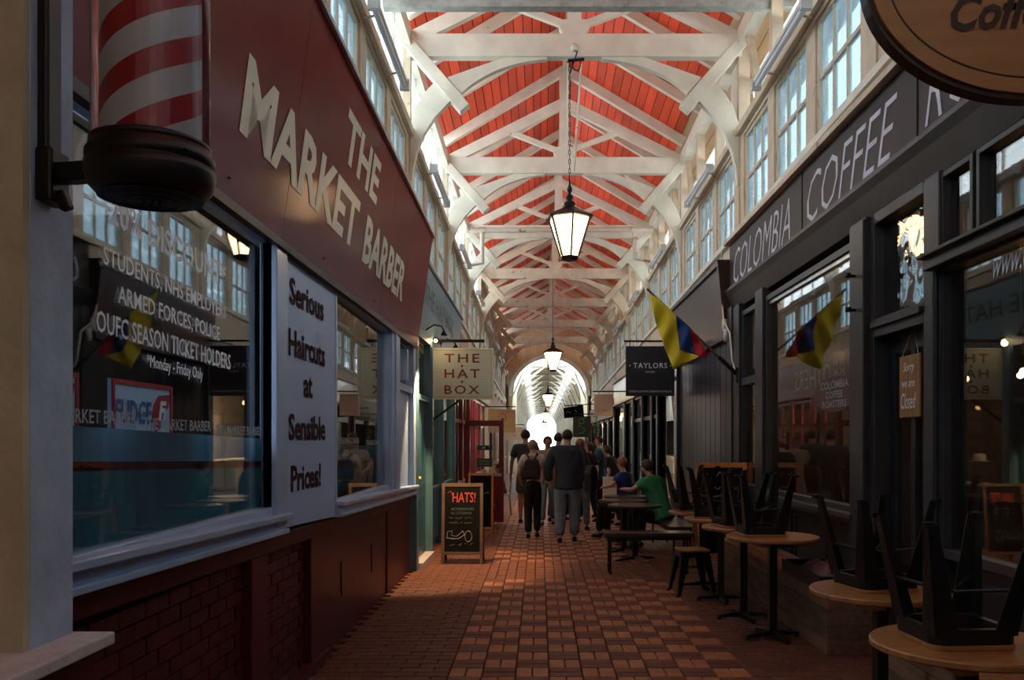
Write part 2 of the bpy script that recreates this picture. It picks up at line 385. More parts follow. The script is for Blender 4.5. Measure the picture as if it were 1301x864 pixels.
# ---- clerestory walls
Y0 = 10.75; BAY = 4.35
TY = [Y0+BAY*k for k in range(-4, 8)]
WS = (.30, 1.67, 3.02); WW = 1.10
def cler(side, X):
    s = 1 if X > 0 else -1; xo = X+s*.12
    a, b = sorted((X, xo))
    def strip(mb, y0, y1, z0, z1, xa=a, xb=b):
        q0, q1 = dz(y0), dz(y1)
        mb.add([(x, y, z+q) for z in (z0, z1) for y, q in ((y0, q0), (y1, q1)) for x in (xa, xb)],
               [(0,2,3,1),(4,5,7,6),(0,1,5,4),(2,6,7,3),(0,4,6,2),(1,3,7,5)])
    w = MB(); ya, yb = TY[0]-.05, TY[-1]
    strip(w, ya, yb, 3.3, 4.2); strip(w, ya, yb, 5.33, 5.42)
    for y in TY[:-1]:
        e = [0]+[v for q in WS for v in (q, q+WW)]+[BAY]
        for i in range(0, 8, 2): strip(w, y+e[i], y+e[i+1], 4.2, 5.33)
    W_ = struct(w.build('wall_'+side+'_upper', M['cream2'], off=(0,0,0)))
    r = MB(); strip(r, ya, yb, 4.17, 4.24, X-s*.05 if s > 0 else X-.12, X+.12 if s > 0 else X+.05)
    r.build('sill', M['cream'], W_)
    r = MB(); strip(r, ya, yb, 5.38, 5.48, min(X-s*.06, xo), max(X-s*.06, xo)); r.build('rail', M['cream2'], W_)
    r = MB(); strip(r, ya, yb, 6.50, 6.72, min(X-s*.03, xo), max(X-s*.03, xo)); r.build('wall_plate', M['cream'], W_)
    # windows
    fr = MB(); g = .05; H = 5.33-4.24; xm = .05
    fr.box(-.03, .03, 0, WW, 0, g); fr.box(-.03, .03, 0, WW, H-g, H)
    for y in (0, WW-g): fr.box(-.03, .03, y, y+g, g, H-g)
    cw = (WW-2*g)/3; ch = (H-2*g)/2
    for i in (1, 2): fr.box(-.018, .018, g+cw*i-.014, g+cw*i+.014, g, H-g)
    fr.box(-.022, .022, g, WW-g, H/2-.02, H/2+.02)
    fm = fr.mesh('clerestory_frame'); fm.materials.append(M['cream2'])
    gm = MB().box(-.003, .003, -cw/2, cw/2, -ch/2, ch/2).mesh('clerestory_pane'); gm.materials.append(M['pane'])
    for i, y in enumerate(TY[1:-1]):
        for j, q in enumerate(WS):
            WN[0] += 1
            o = bpy.data.objects.new('window_%d' % WN[0], fm); C.objects.link(o); struct(o)
            o.location = (X+s*.05, y+q, 4.24+dz(y+q+.5))
            for c in range(3):
                for d in range(2):
                    p = bpy.data.objects.new('pane', gm); C.objects.link(p); p.parent = o
                    p.location = (0, g+cw*(c+.5), g+ch*(d+.5)); p.rotation_euler = (0, R.uniform(-.006,.006), R.uniform(-.006,.006))
    return strip
WN = [10]
sl = cler('left', -1.62); sr = cler('right', 2.50)
# upper band: left side white glazing between thin studs; right side posts, boards and open gaps
for i, y in enumerate(TY[:-1]):
    WN[0] += 1
    fr = MB(); n = 5
    for j in range(n+1):
        yy = y+BAY*j/n; fr.box(-1.72, -1.66, yy-.018, yy+.018, 5.46+dz(yy), 6.55+dz(yy))
    w = struct(fr.build('window_%d' % WN[0], M['cream'], off=(-1.7, y, 5.46)))
    for j in range(n):
        a, b = y+BAY*j/n+.018, y+BAY*(j+1)/n-.018
        m = MB(); m.add([(x, yy, z+dz(yy)) for z in (5.46, 6.53) for yy in (a, b) for x in (-1.70, -1.69)],
               [(0,2,3,1),(4,5,7,6),(0,1,5,4),(2,6,7,3),(0,4,6,2),(1,3,7,5)])
        m.build('pane' if y < 23 else 'panel', M['upper' if y < 23 else 'tan'], w)
for i, y in enumerate(TY[:-1]):
    WN[0] += 1
    m = MB(); sr(m, y-.05, y+.75, 5.46, 6.52, 2.56, 2.60)
    struct(m.build('wall_right_panel_%d' % (i+1), M['cream']))
    m = MB()
    for q in (1.45, 2.9): m.box(2.5, 2.62, y+q-.06, y+q+.06, 5.46+dz(y+q), 6.52+dz(y+q))
    for q in (.78, 3.6): m.beam((2.56, y+q, 5.5+dz(y)), (2.56, y+q+.5, 6.5+dz(y)), .08, .08)
    struct(m.build('trim_%d' % (i+1), M['cream2']))
    m = MB(); fr = MB()
    a, b = y+.75, y+BAY-.05
    m.add([(x, yy, z+dz(yy)) for z in (5.46, 6.1) for yy in (a, b) for x in (2.66, 2.665)], [(0,2,3,1),(4,5,7,6),(0,1,5,4),(2,6,7,3),(0,4,6,2),(1,3,7,5)])
    sr(fr, y+.75, y+BAY-.05, 5.44, 5.47, 2.64, 2.70)
    w = struct(fr.build('window_%d' % WN[0], M['cream2'], off=(2.67, y, 5.46))); m.build('pane' if y < 23 else 'panel', M['upper' if y < 23 else 'tan'], w)
# right eaves board beyond the wall and shop flat roofs
sx_ = MB(); 
for i, y in enumerate(TY[:-1]):
    sr(sx_, y, y+BAY-.01, 6.10, 6.98, 3.28, 3.32)
struct(sx_.build('trim_20', M['tan']))

# ---- roof boards
RX = .44; RZ = 8.28; SL = .6
ceil = struct(MB().beam((RX, -6.7, RZ-.06+dz(-6.7)), (RX, 41.3, RZ-.06+dz(41.3)), .06, .16).build('ceiling', M['cream2'], None, 'red boarded roof between white rafters', off=(0,0,0)))
def board(j, s, L):
    a, b = .137*j+.004, .137*(j+1)-.007; t = .02; vs = []
    for y in (0, L-.008):
        for d, e in ((a, 0), (b, 0), (b, t), (a, t)): vs.append((s*d, y, -SL*d+e-.0229*y))
    return MB().add(vs, [(0,1,2,3),(7,6,5,4),(0,4,5,1),(1,5,6,2),(2,6,7,3),(3,7,4,0)])
bmsh = []
for s, n in ((-1, 16), (1, 21)):
    for j in range(n):
        me = board(j, s, BAY).mesh('roof_board'); me.materials.append(M['red_roof' if j < 15 or s < 0 else 'tan']); bmsh.append(me)
for y in TY[3:-1]:
    for me in bmsh:
        o = bpy.data.objects.new('board', me); C.objects.link(o); o.parent = ceil
        o.location = (RX, y, RZ+dz(y)+R.uniform(0, .006))
mb = MB()
for y in TY[:3]:
    for me in bmsh:
        b = len(mb.v); mb.v += [(v.co.x+RX, v.co.y+y, v.co.z+RZ+dz(y)) for v in me.vertices]
        mb.f += [tuple(b+i for i in p.vertices) for p in me.polygons]; mb.sm += [False]*len(me.polygons)
o = mb.build('boarding', M['red_roof'], ceil); o['kind'] = 'stuff'
for s in (-1, 1):        # roof covering over the boards
    mb = MB(); xx = 2.25 if s < 0 else 2.95; vs = []
    for y in (-6.7, 41.25):
        for d, e in ((0, .035), (xx, .035), (xx, .08), (0, .08)): vs.append((RX+s*d, y, RZ-SL*d+e+dz(y)))
    mb.add(vs, [(0,1,2,3),(7,6,5,4),(0,4,5,1),(1,5,6,2),(2,6,7,3),(3,7,4,0)])
    mb.build('covering', M['slate'], ceil)
# common rafters
def rafter_pair(y, z0, w=.09, d=.14, x=2.12, nm='rafter', par=None, mt='cream', r=2.95):
    for s, xx in ((-1, x), (1, r)):
        MB().beam((RX, y, z0+dz(y)), (RX+s*xx, y, z0-SL*xx+dz(y)), w, d).build(nm, M[mt], par)
for y in TY[1:-1]:
    for q in (1.45, 2.9): rafter_pair(y+q, RZ-.085, par=ceil)

# ---- trusses
ordn = ['nearest, partly above the frame', 'first fully seen, with the wire loop on its beam', 'second fully seen', 'third, behind the cross pipe', 'fourth, second lantern on it',
        'fifth from the front', 'sixth from the front', 'last, just before the boarded gable']
def arc(cx, cz, rx, rz, a0, a1, n): return [(cx+rx*math.cos(a0+(a1-a0)*i/n), cz+rz*math.sin(a0+(a1-a0)*i/n)) for i in range(n+1)]
def mir(p): return [(.88-x, z) for x, z in p]
for k, y in enumerate(TY[3:-1]):
    q = dz(y); CR = M['cream'] if k < 4 else M['cream2']  # far trusses take a darker cream, their shade put into the colour
    t = thing('roof_truss', 'white timber roof truss, ' + ordn[k], 'truss', (RX, y, 3.6+q), 'white roof trusses')
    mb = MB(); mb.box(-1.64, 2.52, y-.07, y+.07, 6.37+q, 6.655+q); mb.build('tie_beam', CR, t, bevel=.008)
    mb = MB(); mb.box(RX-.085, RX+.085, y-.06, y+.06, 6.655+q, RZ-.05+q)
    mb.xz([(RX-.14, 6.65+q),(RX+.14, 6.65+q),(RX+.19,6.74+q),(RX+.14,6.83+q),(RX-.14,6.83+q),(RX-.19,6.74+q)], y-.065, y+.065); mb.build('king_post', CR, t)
    for s in (-1, 1):
        X = lambda x: RX+s*(x-RX) if s > 0 else x
        f = (lambda p: p) if s < 0 else mir
        xx = lambda v: v if s < 0 else .88-v
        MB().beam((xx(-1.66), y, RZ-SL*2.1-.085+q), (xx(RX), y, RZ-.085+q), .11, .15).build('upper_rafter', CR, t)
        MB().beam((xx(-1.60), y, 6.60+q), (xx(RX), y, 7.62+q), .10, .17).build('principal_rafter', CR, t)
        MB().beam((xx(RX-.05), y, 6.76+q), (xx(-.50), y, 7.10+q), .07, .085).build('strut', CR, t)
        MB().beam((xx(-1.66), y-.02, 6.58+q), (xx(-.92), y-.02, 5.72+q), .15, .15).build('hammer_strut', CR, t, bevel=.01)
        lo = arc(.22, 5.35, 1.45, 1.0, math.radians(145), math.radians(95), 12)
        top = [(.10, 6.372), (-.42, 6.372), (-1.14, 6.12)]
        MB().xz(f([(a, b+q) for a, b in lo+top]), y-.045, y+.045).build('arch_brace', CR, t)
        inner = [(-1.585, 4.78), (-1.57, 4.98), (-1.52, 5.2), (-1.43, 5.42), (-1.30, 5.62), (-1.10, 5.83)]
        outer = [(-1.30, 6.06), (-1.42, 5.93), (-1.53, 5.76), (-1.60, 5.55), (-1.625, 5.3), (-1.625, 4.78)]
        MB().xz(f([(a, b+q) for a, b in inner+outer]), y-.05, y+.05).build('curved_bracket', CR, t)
        x0, x1 = sorted((xx(-1.74), xx(-1.60)))
        MB().box(x0, x1, y-.055, y+.055, 4.0+q, 6.56+q).build('wall_post', M['cream2'], t)
# cross beam in front of the first full truss
struct(MB().box(-1.95, 2.75, 9.30, 9.42, 6.29, 6.40).build('trim_30', mat('grey_green_beam', (.36,.38,.34), .6, .25, 9, .2)))

# ---- gable at the end of the red roof, with a round-headed opening
gy = 41.2; q = dz(gy); gc = .49
m = []; aR = 1.80; zs = 3.75
mbg = MB()
oa = arc(gc, zs, aR, aR, PI, 0, 20)
for i in range(24):      # boards of the gable
    x0 = -1.72+i*.1825; x1 = x0+.172
    def zb(x):
        d = x-gc
        return zs+math.sqrt(max(0, aR*aR-d*d)) if abs(d) < aR else 2.6
    def zt(x): return RZ+q-SL*abs(x-RX)+.03
    mbg.xz([(x0, zb(x0)), (x1, zb(x1)), (x1, zt(x1)), (x0, zt(x0))], gy, gy+.04)
mbg.xz([(-1.72, 3.75), (gc-aR, 3.75)]+arc(gc, zs, aR+.02, aR+.02, PI, 0, 20)[1:-1]+[(gc+aR, 3.75), (2.66, 3.75), (2.66, RZ+q-SL*2.2+.03), (RX, RZ+q+.03), (-1.72, RZ+q-SL*2.16+.03)], gy+.04, gy+.06)
gab = struct(mbg.build('wall_gable', M['tan'], off=(0,0,0)))
MB().ring(arc(gc, zs, aR+.16, aR+.16, PI, 0, 24), arc(gc, zs, aR-.02, aR-.02, PI, 0, 24), (0, gy-.05, 0), (1,0,0), (0,0,1), (0,1,0), .12).build('arch_ring', M['cream'], gab)
# ---- far barrel vaulted part
def cx(y): return .49-(y-41)*.0042
vb = MB()
for i in range(13):
    y = 43.4+4.35*i; yb = y+4.35
    c = cx(y); z = zs-.012*(y-41)
    rr = MB().ring(arc(c, z, 1.83, 1.83, PI, 0, 20), arc(c, z, 1.62, 1.62, PI, 0, 20), (0, y, 0), (1,0,0), (0,0,1), (0,1,0), .16)
    for s in (-1, 1): rr.box(c+s*1.72-.11, c+s*1.72+.11, y, y+.16, 0, z)
    for s in (-1, 1): rr.beam((c+s*.2, y+.08, z+1.62), (c+s*1.35, y+.08, z+.75), .06, .10)
    struct(rr.build('trim_%d' % (40+i), M['cream']))
    for a0, a1 in ((180, 134), (121, 59), (46, 0)):
        vb.ring(arc(c, z, 1.90, 1.90, math.radians(a0), math.radians(a1), 6), arc(c, z, 1.84, 1.84, math.radians(a0), math.radians(a1), 6), (0, y, 0), (1,0,0), (0,0,1), (0,1,0), 4.35)
struct(vb.build('ceiling_vault', M['cream2']))
for s, nm in ((-1, 'left'), (1, 'right')):
    m = MB(); x = .45+s*1.98
    m.box(x-.06, x+.06, 41.2, 97, 2.6, 4.2)
    struct(m.build('wall_%s_far' % nm, M['cream']))
    m = MB()
    for j in range(14):
        y = 41.4+j*4
        m.box(x-.05, x+.05, y, y+.5, 0, 2.6); m.box(x-.05, x+.05, y+.5, y+4, 0, .8)
    struct(m.build('wall_%s_far_piers' % nm, M['cream2' if s < 0 else 'grey_paint']))
c = cx(96)
oa = arc(c, 2.95, 1.75, 1.65, PI, 0, 20)
struct(MB().prism([(-4.6, 0), (oa[0][0], 0)]+oa+[(oa[-1][0], 0), (6.6, 0), (6.6, 8), (-4.6, 8)], (0, 97, 0), (1,0,0), (0,0,1), (0,1,0), .3).build('wall_end', M['cream']))
struct(MB().box(-4.6, -1.5, 41.2, 97, 4.2, 4.3).box(2.6, 6.6, 41.2, 97, 4.2, 4.3).build('ceiling_far_sides', M['cream']))
# ================================================================== LEFT SIDE: barber shop
LX = -1.55
def sb(y): return 1.07-.02*(y-4)            # underside of the sloping window sill
U, V = (0,1,0), (0,0,1)                     # left wall: text runs away from us
wl = struct(MB().box(-1.74, -1.66, -6.7, 10.53, 0, 1.25).build('wall_left', M['maroon'], off=(0,0,0)))
mb = MB()
for a, b in ((4.72, 5.0), (5.95, 6.40)): mb.box(-1.66, -1.575, a, b, 0, sb(a)-.01)
mb.beam((-1.615, 2.3, sb(2.3)-.055), (-1.615, 10.53, sb(10.53)-.055), .09, .10)
mb.box(-1.66, -1.585, 9.0, 10.53, 0, .92)
mb.build('frame_rail', M['maroon'], wl, bevel=.006)
MB().box(-1.66, -1.60, 6.40, 9.0, 0, .93).build('boarding', M['maroon'], wl)
MB().beam((-1.60, 2.3, .03), (-1.60, 6.4, .03), .10, .06).build('kickboard', M['maroon'], wl)
for y in (6.95, 8.2): MB().box(-1.60, -1.592, y, y+.05, .35, .62).build('vent_slot', M['black'], wl)
bk = {}
for L in (.215, .10):
    x = MB().box(-.03, .0, -L/2, L/2, -.0335, .0335).mesh('painted_brick'); x.materials.append(M['maroon_brick']); bk[L] = x
for a, b in ((2.42, 4.72), (5.0, 5.95)):
    for r in range(13):
        z = .045+.075*r; y = a+(0 if r % 2 else -.11)
        if z > sb(b)-.12: continue
        while y < b:
            y0, y1 = max(y, a), min(y+.215, b)
            if y1-y0 > .09:
                me = bk[.215] if y1-y0 > .2 else bk[.10]
                o = bpy.data.objects.new('brick', me); C.objects.link(o); o.parent = wl
                o.location = (-1.622+R.uniform(-.003,.003), (y0+y1)/2, z+.0335); o.rotation_euler = (R.uniform(-.006,.006), 0, R.uniform(-.006,.006))
            y += .228
# wall above the shop fronts, behind the fascias
struct(MB().box(-1.74, -1.60, -6.7, 41.2, 2.80, 3.5).build('wall_left_over_shops', M['cream2'], off=(0,0,0)))
# pilaster, ledge and plinth at the left edge
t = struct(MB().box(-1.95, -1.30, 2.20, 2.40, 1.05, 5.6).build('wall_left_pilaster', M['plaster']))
MB().box(-1.95, -1.302, 2.17, 2.20, 1.05, 5.6).build('front_face', M['plaster_lit'], t)  # same white plaster; the warm light on this near face is painted in
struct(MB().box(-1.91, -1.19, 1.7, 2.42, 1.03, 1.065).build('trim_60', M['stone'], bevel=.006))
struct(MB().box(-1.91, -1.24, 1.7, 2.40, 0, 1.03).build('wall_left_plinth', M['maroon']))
struct(MB().box(-1.75, -1.70, -6.7, 2.2, 1.25, 2.8).build('wall_left_near', M['plaster_lit']))

def win(n, y0, y1, z0, z1, x=-1.57, fm='white', post=.05, glass='glass', depth=.07, skew=0):
    s = 1 if x < 0 else -1
    fr = MB(); xa, xb = sorted((x-s*depth*.4, x+s*depth*.6))
    fr.box(xa, xb, y0, y0+post, z0, z1); fr.box(xa, xb, y1-post, y1, z0, z1)
    fr.box(xa, xb, y0+post, y1-post, z1-post, z1); fr.box(xa, xb, y0+post, y1-post, z0, z0+post)
    o = struct(fr.build('window_%d' % n, M[fm], off=(x, (y0+y1)/2, z0), bevel=.004))
    mb = MB(); mb.add([(xx+(x-skew if y > (y0+y1)/2 else x+skew), y, z) for z in (z0+post, z1-post) for y in (y0+post, y1-post) for xx in (-.004, .004)],
           [(0,2,3,1),(4,5,7,6),(0,1,5,4),(2,6,7,3),(0,4,6,2),(1,3,7,5)])
    mb.build('pane', M[glass], o)
    return o
def sill(y0, y1, x0=-1.64, x1=-1.46, nm='window_sill', par=None):
    mb = MB()
    for w, h, zc in ((x1-x0, .035, .105), ((x1-x0)*.72, .06, .06), ((x1-x0)*.85, .03, .018)):
        xc = x0+w/2; mb.beam((xc, y0, sb(y0)+zc), (xc, y1, sb(y1)+zc), w, h)
    return mb.build(nm, M['white'], par, bevel=.006)
w1 = win(1, 2.40, 4.98, 1.17, 2.78, skew=.014); sill(2.40, 5.14, par=w1)
MB().box(-1.60, -1.50, 4.93, 5.14, 1.10, 2.80).build('post', M['white'], w1, bevel=.006)
MB().box(-1.60, -1.49, 2.4, 10.5, 2.735, 2.80).build('head_rail', M['grey_paint'], w1)
w2 = win(2, 6.47, 8.82, 1.10, 2.76, skew=.012); sill(6.47, 10.50, par=w2)
MB().box(-1.60, -1.50, 8.80, 9.30, 1.02, 2.80).box(-1.52, -1.485, 8.95, 9.05, 1.02, 2.76).box(-1.60,-1.5,10.3,10.5,1.0,2.8).build('post', M['white'], w2, bevel=.006)
w3 = struct(MB().box(-1.62, -1.56, 9.30, 10.30, 1.0, 2.2).box(-1.62,-1.52,9.30,10.30,2.16,2.24).build('door_1', M['white'], bevel=.004))
MB().box(-1.60, -1.595, 9.36, 10.24, 2.26, 2.72).build('pane', M['glass'], w3)
MB().beam((-1.56, 9.9, 2.3), (-1.56, 9.9, 2.65), .1, .1).build('meter_box', M['white'], w3)
# frosted film with stripe, on the inner side of both panes
PSL = {w1.name: (2.45, -.028/2.48, -1.556), w2.name: (6.52, -.024/2.25, -1.558)}
def pnx(p, y): a, b, c = PSL[p.name]; return c+b*(y-a)
def film(par, y0, y1):
    top = lambda y: 1.652-.02*(y-2.9); m1 = lambda y: 1.53-.022*(y-2.86); m2 = lambda y: 1.497-.024*(y-2.86)
    def quad(a, b, x, mt, nm):
        mb = MB(); mb.add([(xx, y, f(y)) for xx in (x, x+.002) for y, f in ((y0, a), (y1, a), (y1, b), (y0, b))], [(0,1,2,3),(7,6,5,4),(0,4,5,1),(1,5,6,2),(2,6,7,3),(3,7,4,0)])
        return mb.build(nm, M[mt], par)
    quad(lambda y: 1.2, m2, -1.594, 'film', 'frosted_film'); quad(m1, top, -1.594, 'film_hi', 'frosted_band'); quad(m2, m1, -1.594, 'maroon', 'stripe')
film(w1, 2.46, 4.93); film(w2, 6.52, 8.77)
for par, ys in ((w1, (2.62, 3.40, 4.18)), (w2, (6.75, 7.8))):
    for y in ys: text('THE MARKET BARBER', .72, .048, M['letter_etch'], par, (pnx(par, y)+.001, y, 1.655-.02*(y-2.9)), (PSL[par.name][1], 1, 0), (0,0,1), 'etched_lettering', bold=.01)
def wtxt(s, y0, y1, z, h, b=.01): text(s, y1-y0, h, M['letter_white'], w1, (pnx(w1, y0)+.001, y0, z), (PSL[w1.name][1],1,-.018), V, 'window_lettering', bold=b)
wtxt('20% DISCOUNT*', 3.12, 4.32, 2.39, .115, .015); wtxt('STUDENTS, NHS EMPLOYERS', 3.08, 4.33, 2.222, .078)
wtxt('ARMED FORCES, POLICE', 3.19, 4.24, 2.100, .078); wtxt('OUFC SEASON TICKET HOLDERS', 3.03, 4.39, 1.985, .078)
wtxt('*Monday - Friday Only', 3.43, 4.02, 1.88, .07, 0)
# posters standing behind the glass
for i, (a, b, lab) in enumerate(((2.62, 3.17, 'red bordered pale blue poster behind barber window, beside the plastered pilaster, partly hidden'), (3.42, 3.98, 'red bordered pale blue poster reading FUDGE behind the middle of the barber window'))):
    t = thing('poster', lab, 'poster', (-1.70, (a+b)/2, 1.30), 'window posters')
    MB().box(-1.715, -1.70, a, b, 1.30, 1.85).build('backing', mat('poster_blue%d' % i, (.45,.66,.95), .4, .2, 2, 0), t)
    MB().ring([(a,1.3),(b,1.3),(b,1.85),(a,1.85)], [(a+.02,1.32),(b-.02,1.32),(b-.02,1.83),(a+.02,1.83)], (-1.699,0,0), (0,1,0), (0,0,1), (1,0,0), .006).build('border', M['pole_red'], t)
    text('FUDGE', .32, .10, mat('poster_ink%d' % i, (.04,.14,.36), .4), t, (-1.699, a+.03, 1.67), U, V, bold=.03, lift=.003)
    MB().yz([(b-.21, 1.68), (b-.19,1.76), (b-.14, 1.80), (b-.03, 1.81), (b-.05, 1.75), (b-.10,1.72), (b-.12,1.66), (b-.17,1.64)], -1.698, -1.692).build('badge', M['pole_red'], t)
    text('F', .06, .09, M['letter_white'], t, (-1.691, b-.16, 1.69), U, (0,.25,1), bold=.04, lift=.003)
light('barber_fill_light', 'AREA', (-3.0, 4.2, 2.9), 60, (.8, .9, 1), 1.5)  # unseen lamp, added to brighten the posters and the dark shop
# counter and back bits inside the barber shop
tag(MB().box(-4.0, -3.4, 3, 9.5, 0, .9).build('barber_counter', M['grey_in']), 'low grey counter inside the dark barber shop', 'counter')
# white panel "Serious Haircuts"
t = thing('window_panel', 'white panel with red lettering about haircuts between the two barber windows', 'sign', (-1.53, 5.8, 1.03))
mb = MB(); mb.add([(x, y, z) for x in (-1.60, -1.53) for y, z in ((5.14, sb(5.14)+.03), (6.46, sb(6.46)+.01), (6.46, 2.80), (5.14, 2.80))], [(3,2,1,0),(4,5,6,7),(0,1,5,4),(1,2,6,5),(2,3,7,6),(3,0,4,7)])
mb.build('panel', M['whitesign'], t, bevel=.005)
for s, y0, y1, z, h in (('Serious', 5.27, 6.10, 2.44, .17), ('Haircuts', 5.25, 6.14, 2.12, .17), ('at', 5.58, 5.80, 1.88, .15), ('Sensible', 5.25, 6.15, 1.60, .17), ('Prices!', 5.30, 6.02, 1.28, .17)):
    text(s, y1-y0, h, M['letter_red'], t, (-1.53, y0, z), U, V, bold=.03)
# big maroon fascia
t = thing('shop_fascia', 'long maroon leaning shop sign with tall cream letters above the barber windows', 'sign', (-1.5, 5, 2.74))
def fa(y, v, e=0): 
    n = Vector((1.4, 0, -.19)).normalized()
    return Vector((-1.49+.19*v, y, 2.76+(1.42-.018*(y-5)*(1))*v)) + n*e
def fslab(mb, y0, y1, v0, v1, e0, e1):
    vs = [fa(y, v, e) for e in (e0, e1) for y, v in ((y0, v0), (y1, v0), (y1, v1), (y0, v1))]
    return mb.add(vs, [(3,2,1,0),(4,5,6,7),(0,1,5,4),(1,2,6,5),(2,3,7,6),(3,0,4,7)])
for a, b in ((-1, 2.0), (2.0, 4.98), (4.98, 8.0), (8.0, 10.52)): fslab(MB(), a+.003, b-.003, 0, 1, -.03, 0).build('sign_panel', M['maroon_sign'], t)
mb = MB(); fslab(mb, -1, 10.54, 1.0, 1.02, -.04, .03); mb.build('top_trim', M['stone'], t)
mb = MB(); fslab(mb, -1, 10.54, -.03, 0, -.04, .015); mb.build('bottom_trim', M['wood_edge'], t)
mb = MB(); mb.xz([(-1.62, 2.74), (-1.49, 2.76), (-1.30, 4.09), (-1.62, 4.09)], 10.52, 10.54); mb.build('end_cap', M['maroon_sign'], t)
for y in (.5, 2.3, 4.1, 5.9, 7.7, 9.8):
    MB().lathe([(0,0),(.012,.0),(.012,.01),(0,.012)], 8, tuple(fa(y, .06, 0)), smooth=False).build('screw', M['iron'], t)
def ftxt(s, y0, y1, v0, v1, bold):
    o = fa(y0, v0); u = fa(y1, v0)-fa(y0, v0); v = fa(y0, v1)-fa(y0, v0)
    text(s, u.length, v.length, M['letter_cream'], t, o, u, v, bold=bold)
ftxt('MARKET', 4.14, 6.72, .232, .495, .03); ftxt('BARBER', 7.0, 9.05, .222, .495, .03); ftxt('THE', 6.03, 7.25, .595, .84, .03)

# barber pole on the pilaster
pc = (-1.0, 2.22)
t = thing('barber_pole', 'red and white striped barber pole in a glass tube on a black wall bracket', 'barber pole', (pc[0], pc[1], 2.19))
cc = (pc[0], pc[1], 0)
MB().lathe([(.0,2.2150),(.05,2.2136),(.10,2.2186),(.13,2.2292),(.150,2.2505),(.157,2.2824),(.157,2.3002),(.151,2.3023),(.151,2.3066),(.155,2.3094),(.155,2.3286),(.148,2.3392),(.146,2.3499),(.0,2.3499)], 48, cc).build('cap', M['iron'], t)
mb = MB()
for r in (.035, .062, .09, .115): mb.lathe([(r, 2.222),(r+.006, 2.211+(0 if r < .09 else .004+(r-.09)*.3)),(r+.012, 2.222)], 40, cc)
for k in range(6): mb.sph((cc[0]+.022*math.cos(k*PI/3), cc[1]+.022*math.sin(k*PI/3), 2.214), .006, 6, 4)
mb.build('vent_ring', M['iron'], t)
for k in range(4): MB().sph((cc[0]+.156*math.cos(k*PI/2-2.2), cc[1]+.156*math.sin(k*PI/2-2.2), 2.322), .005, 6, 4).build('screw', M['iron'], t)
MB().lathe([(.142, 2.345), (.142, 3.35), (.139, 3.35), (.139, 2.345)], 56, cc).build('glass_tube', M['tubeglass'], t)
MB().lathe([(.146, 2.348), (.146, 2.362), (.143,2.364),(.143,2.348)], 48, cc).build('collar', M['iron'], t)
# inner cylinder with helical stripes (each stripe its own strip of faces)
ri = .122; n = 48; zs0 = 2.345
bands = {'pole_white': MB(), 'pole_red': MB(), 'pole_blue': MB()}
pitch = .43
for i in range(n):
    a0, a1 = 2*PI*i/n, 2*PI*(i+1)/n
    # along this sliver, stripe borders rise with the angle
    zz = zs0; ph = lambda z, a: ((z - a/(2*PI)*pitch)/pitch*3) % 1.0
    brk = []
    k0 = math.floor((zs0-(a0)/(2*PI)*pitch)/pitch*3)-1
    for k in range(k0, k0+11):
        for off, mt in ((0, 'pole_red'), (.46, 'pole_white')):
            lo0 = (k+off)*pitch/3+a0/(2*PI)*pitch; lo1 = (k+off)*pitch/3+a1/(2*PI)*pitch
            nx = .46 if off == 0 else 1.0
            hi0 = (k+nx)*pitch/3+a0/(2*PI)*pitch; hi1 = (k+nx)*pitch/3+a1/(2*PI)*pitch
            cl = lambda z: min(max(z, zs0), 3.33)
            q = [cl(lo0), cl(lo1), cl(hi1), cl(hi0)]
            if max(q)-min(q) < 1e-4: continue
            m_ = mt if not (mt == 'pole_red' and k % 4 == 3) else 'pole_red'
            bands[m_].add([(cc[0]+ri*math.cos(a0), cc[1]+ri*math.sin(a0), q[0]), (cc[0]+ri*math.cos(a1), cc[1]+ri*math.sin(a1), q[1]),
                           (cc[0]+ri*math.cos(a1), cc[1]+ri*math.sin(a1), q[2]), (cc[0]+ri*math.cos(a0), cc[1]+ri*math.sin(a0), q[3])], [(0,1,2,3)], False)
bands['pole_white'].build('cylinder', M['pole_white'], t); bands['pole_red'].build('stripe', M['pole_red'], t)
MB().lathe([(.1225, 2.350), (.1235, 2.350), (.1235, 2.372), (.1225, 2.372)], 48, cc).build('blue_ring', M['pole_blue'], t)
mb = MB().box(-1.30, -1.27, 2.225, 2.295, 2.23, 3.6).box(-1.30, -1.255, 2.215, 2.305, 2.22, 2.36); mb.build('wall_plate', M['iron'], t, bevel=.008)
MB().beam((-1.27, 2.26, 2.30), (-1.12, 2.235, 2.30), .05, .05).build('arm', M['iron'], t, bevel=.006)
MB().beam((-1.26, 2.26, 2.225), (-1.235, 2.26, 2.235), .03, .05).build('hinge', M['iron'], t, bevel=.004)

# ================================================================== LEFT SIDE: hat shop
struct(MB().box(-1.70, -1.62, 10.53, 15.6, 0, .12).box(-1.66, -1.58, 12.2, 15.3, .12, .85).build('wall_left_hat_shop', M['teal_lt'], bevel=.005))
d = struct(MB().box(-1.62, -1.57, 10.78, 11.9, .08, 2.12).build('door_2', M['teal']))
for z0, z1 in ((.2, .85), (1.0, 2.0)):
    for y0, y1 in ((10.88, 11.30), (11.38, 11.80)): MB().ring([(y0,z0),(y1,z0),(y1,z1),(y0,z1)], [(y0+.03,z0+.03),(y1-.03,z0+.03),(y1-.03,z1-.03),(y0+.03,z1-.03)], (-1.57,0,0), (0,1,0), (0,0,1), (1,0,0), .012).build('moulding', M['teal'], d)
mb = MB().lathe([(0,0),(.012,.0),(.012,.04),(.03,.05),(.03,.075),(0,.08)], 12, (0,0,0)); mb.v = [(-1.57+p[2], 10.9+p[0], 1.12+p[1]) for p in mb.v]; mb.build('door_knob', M['gold'], d)
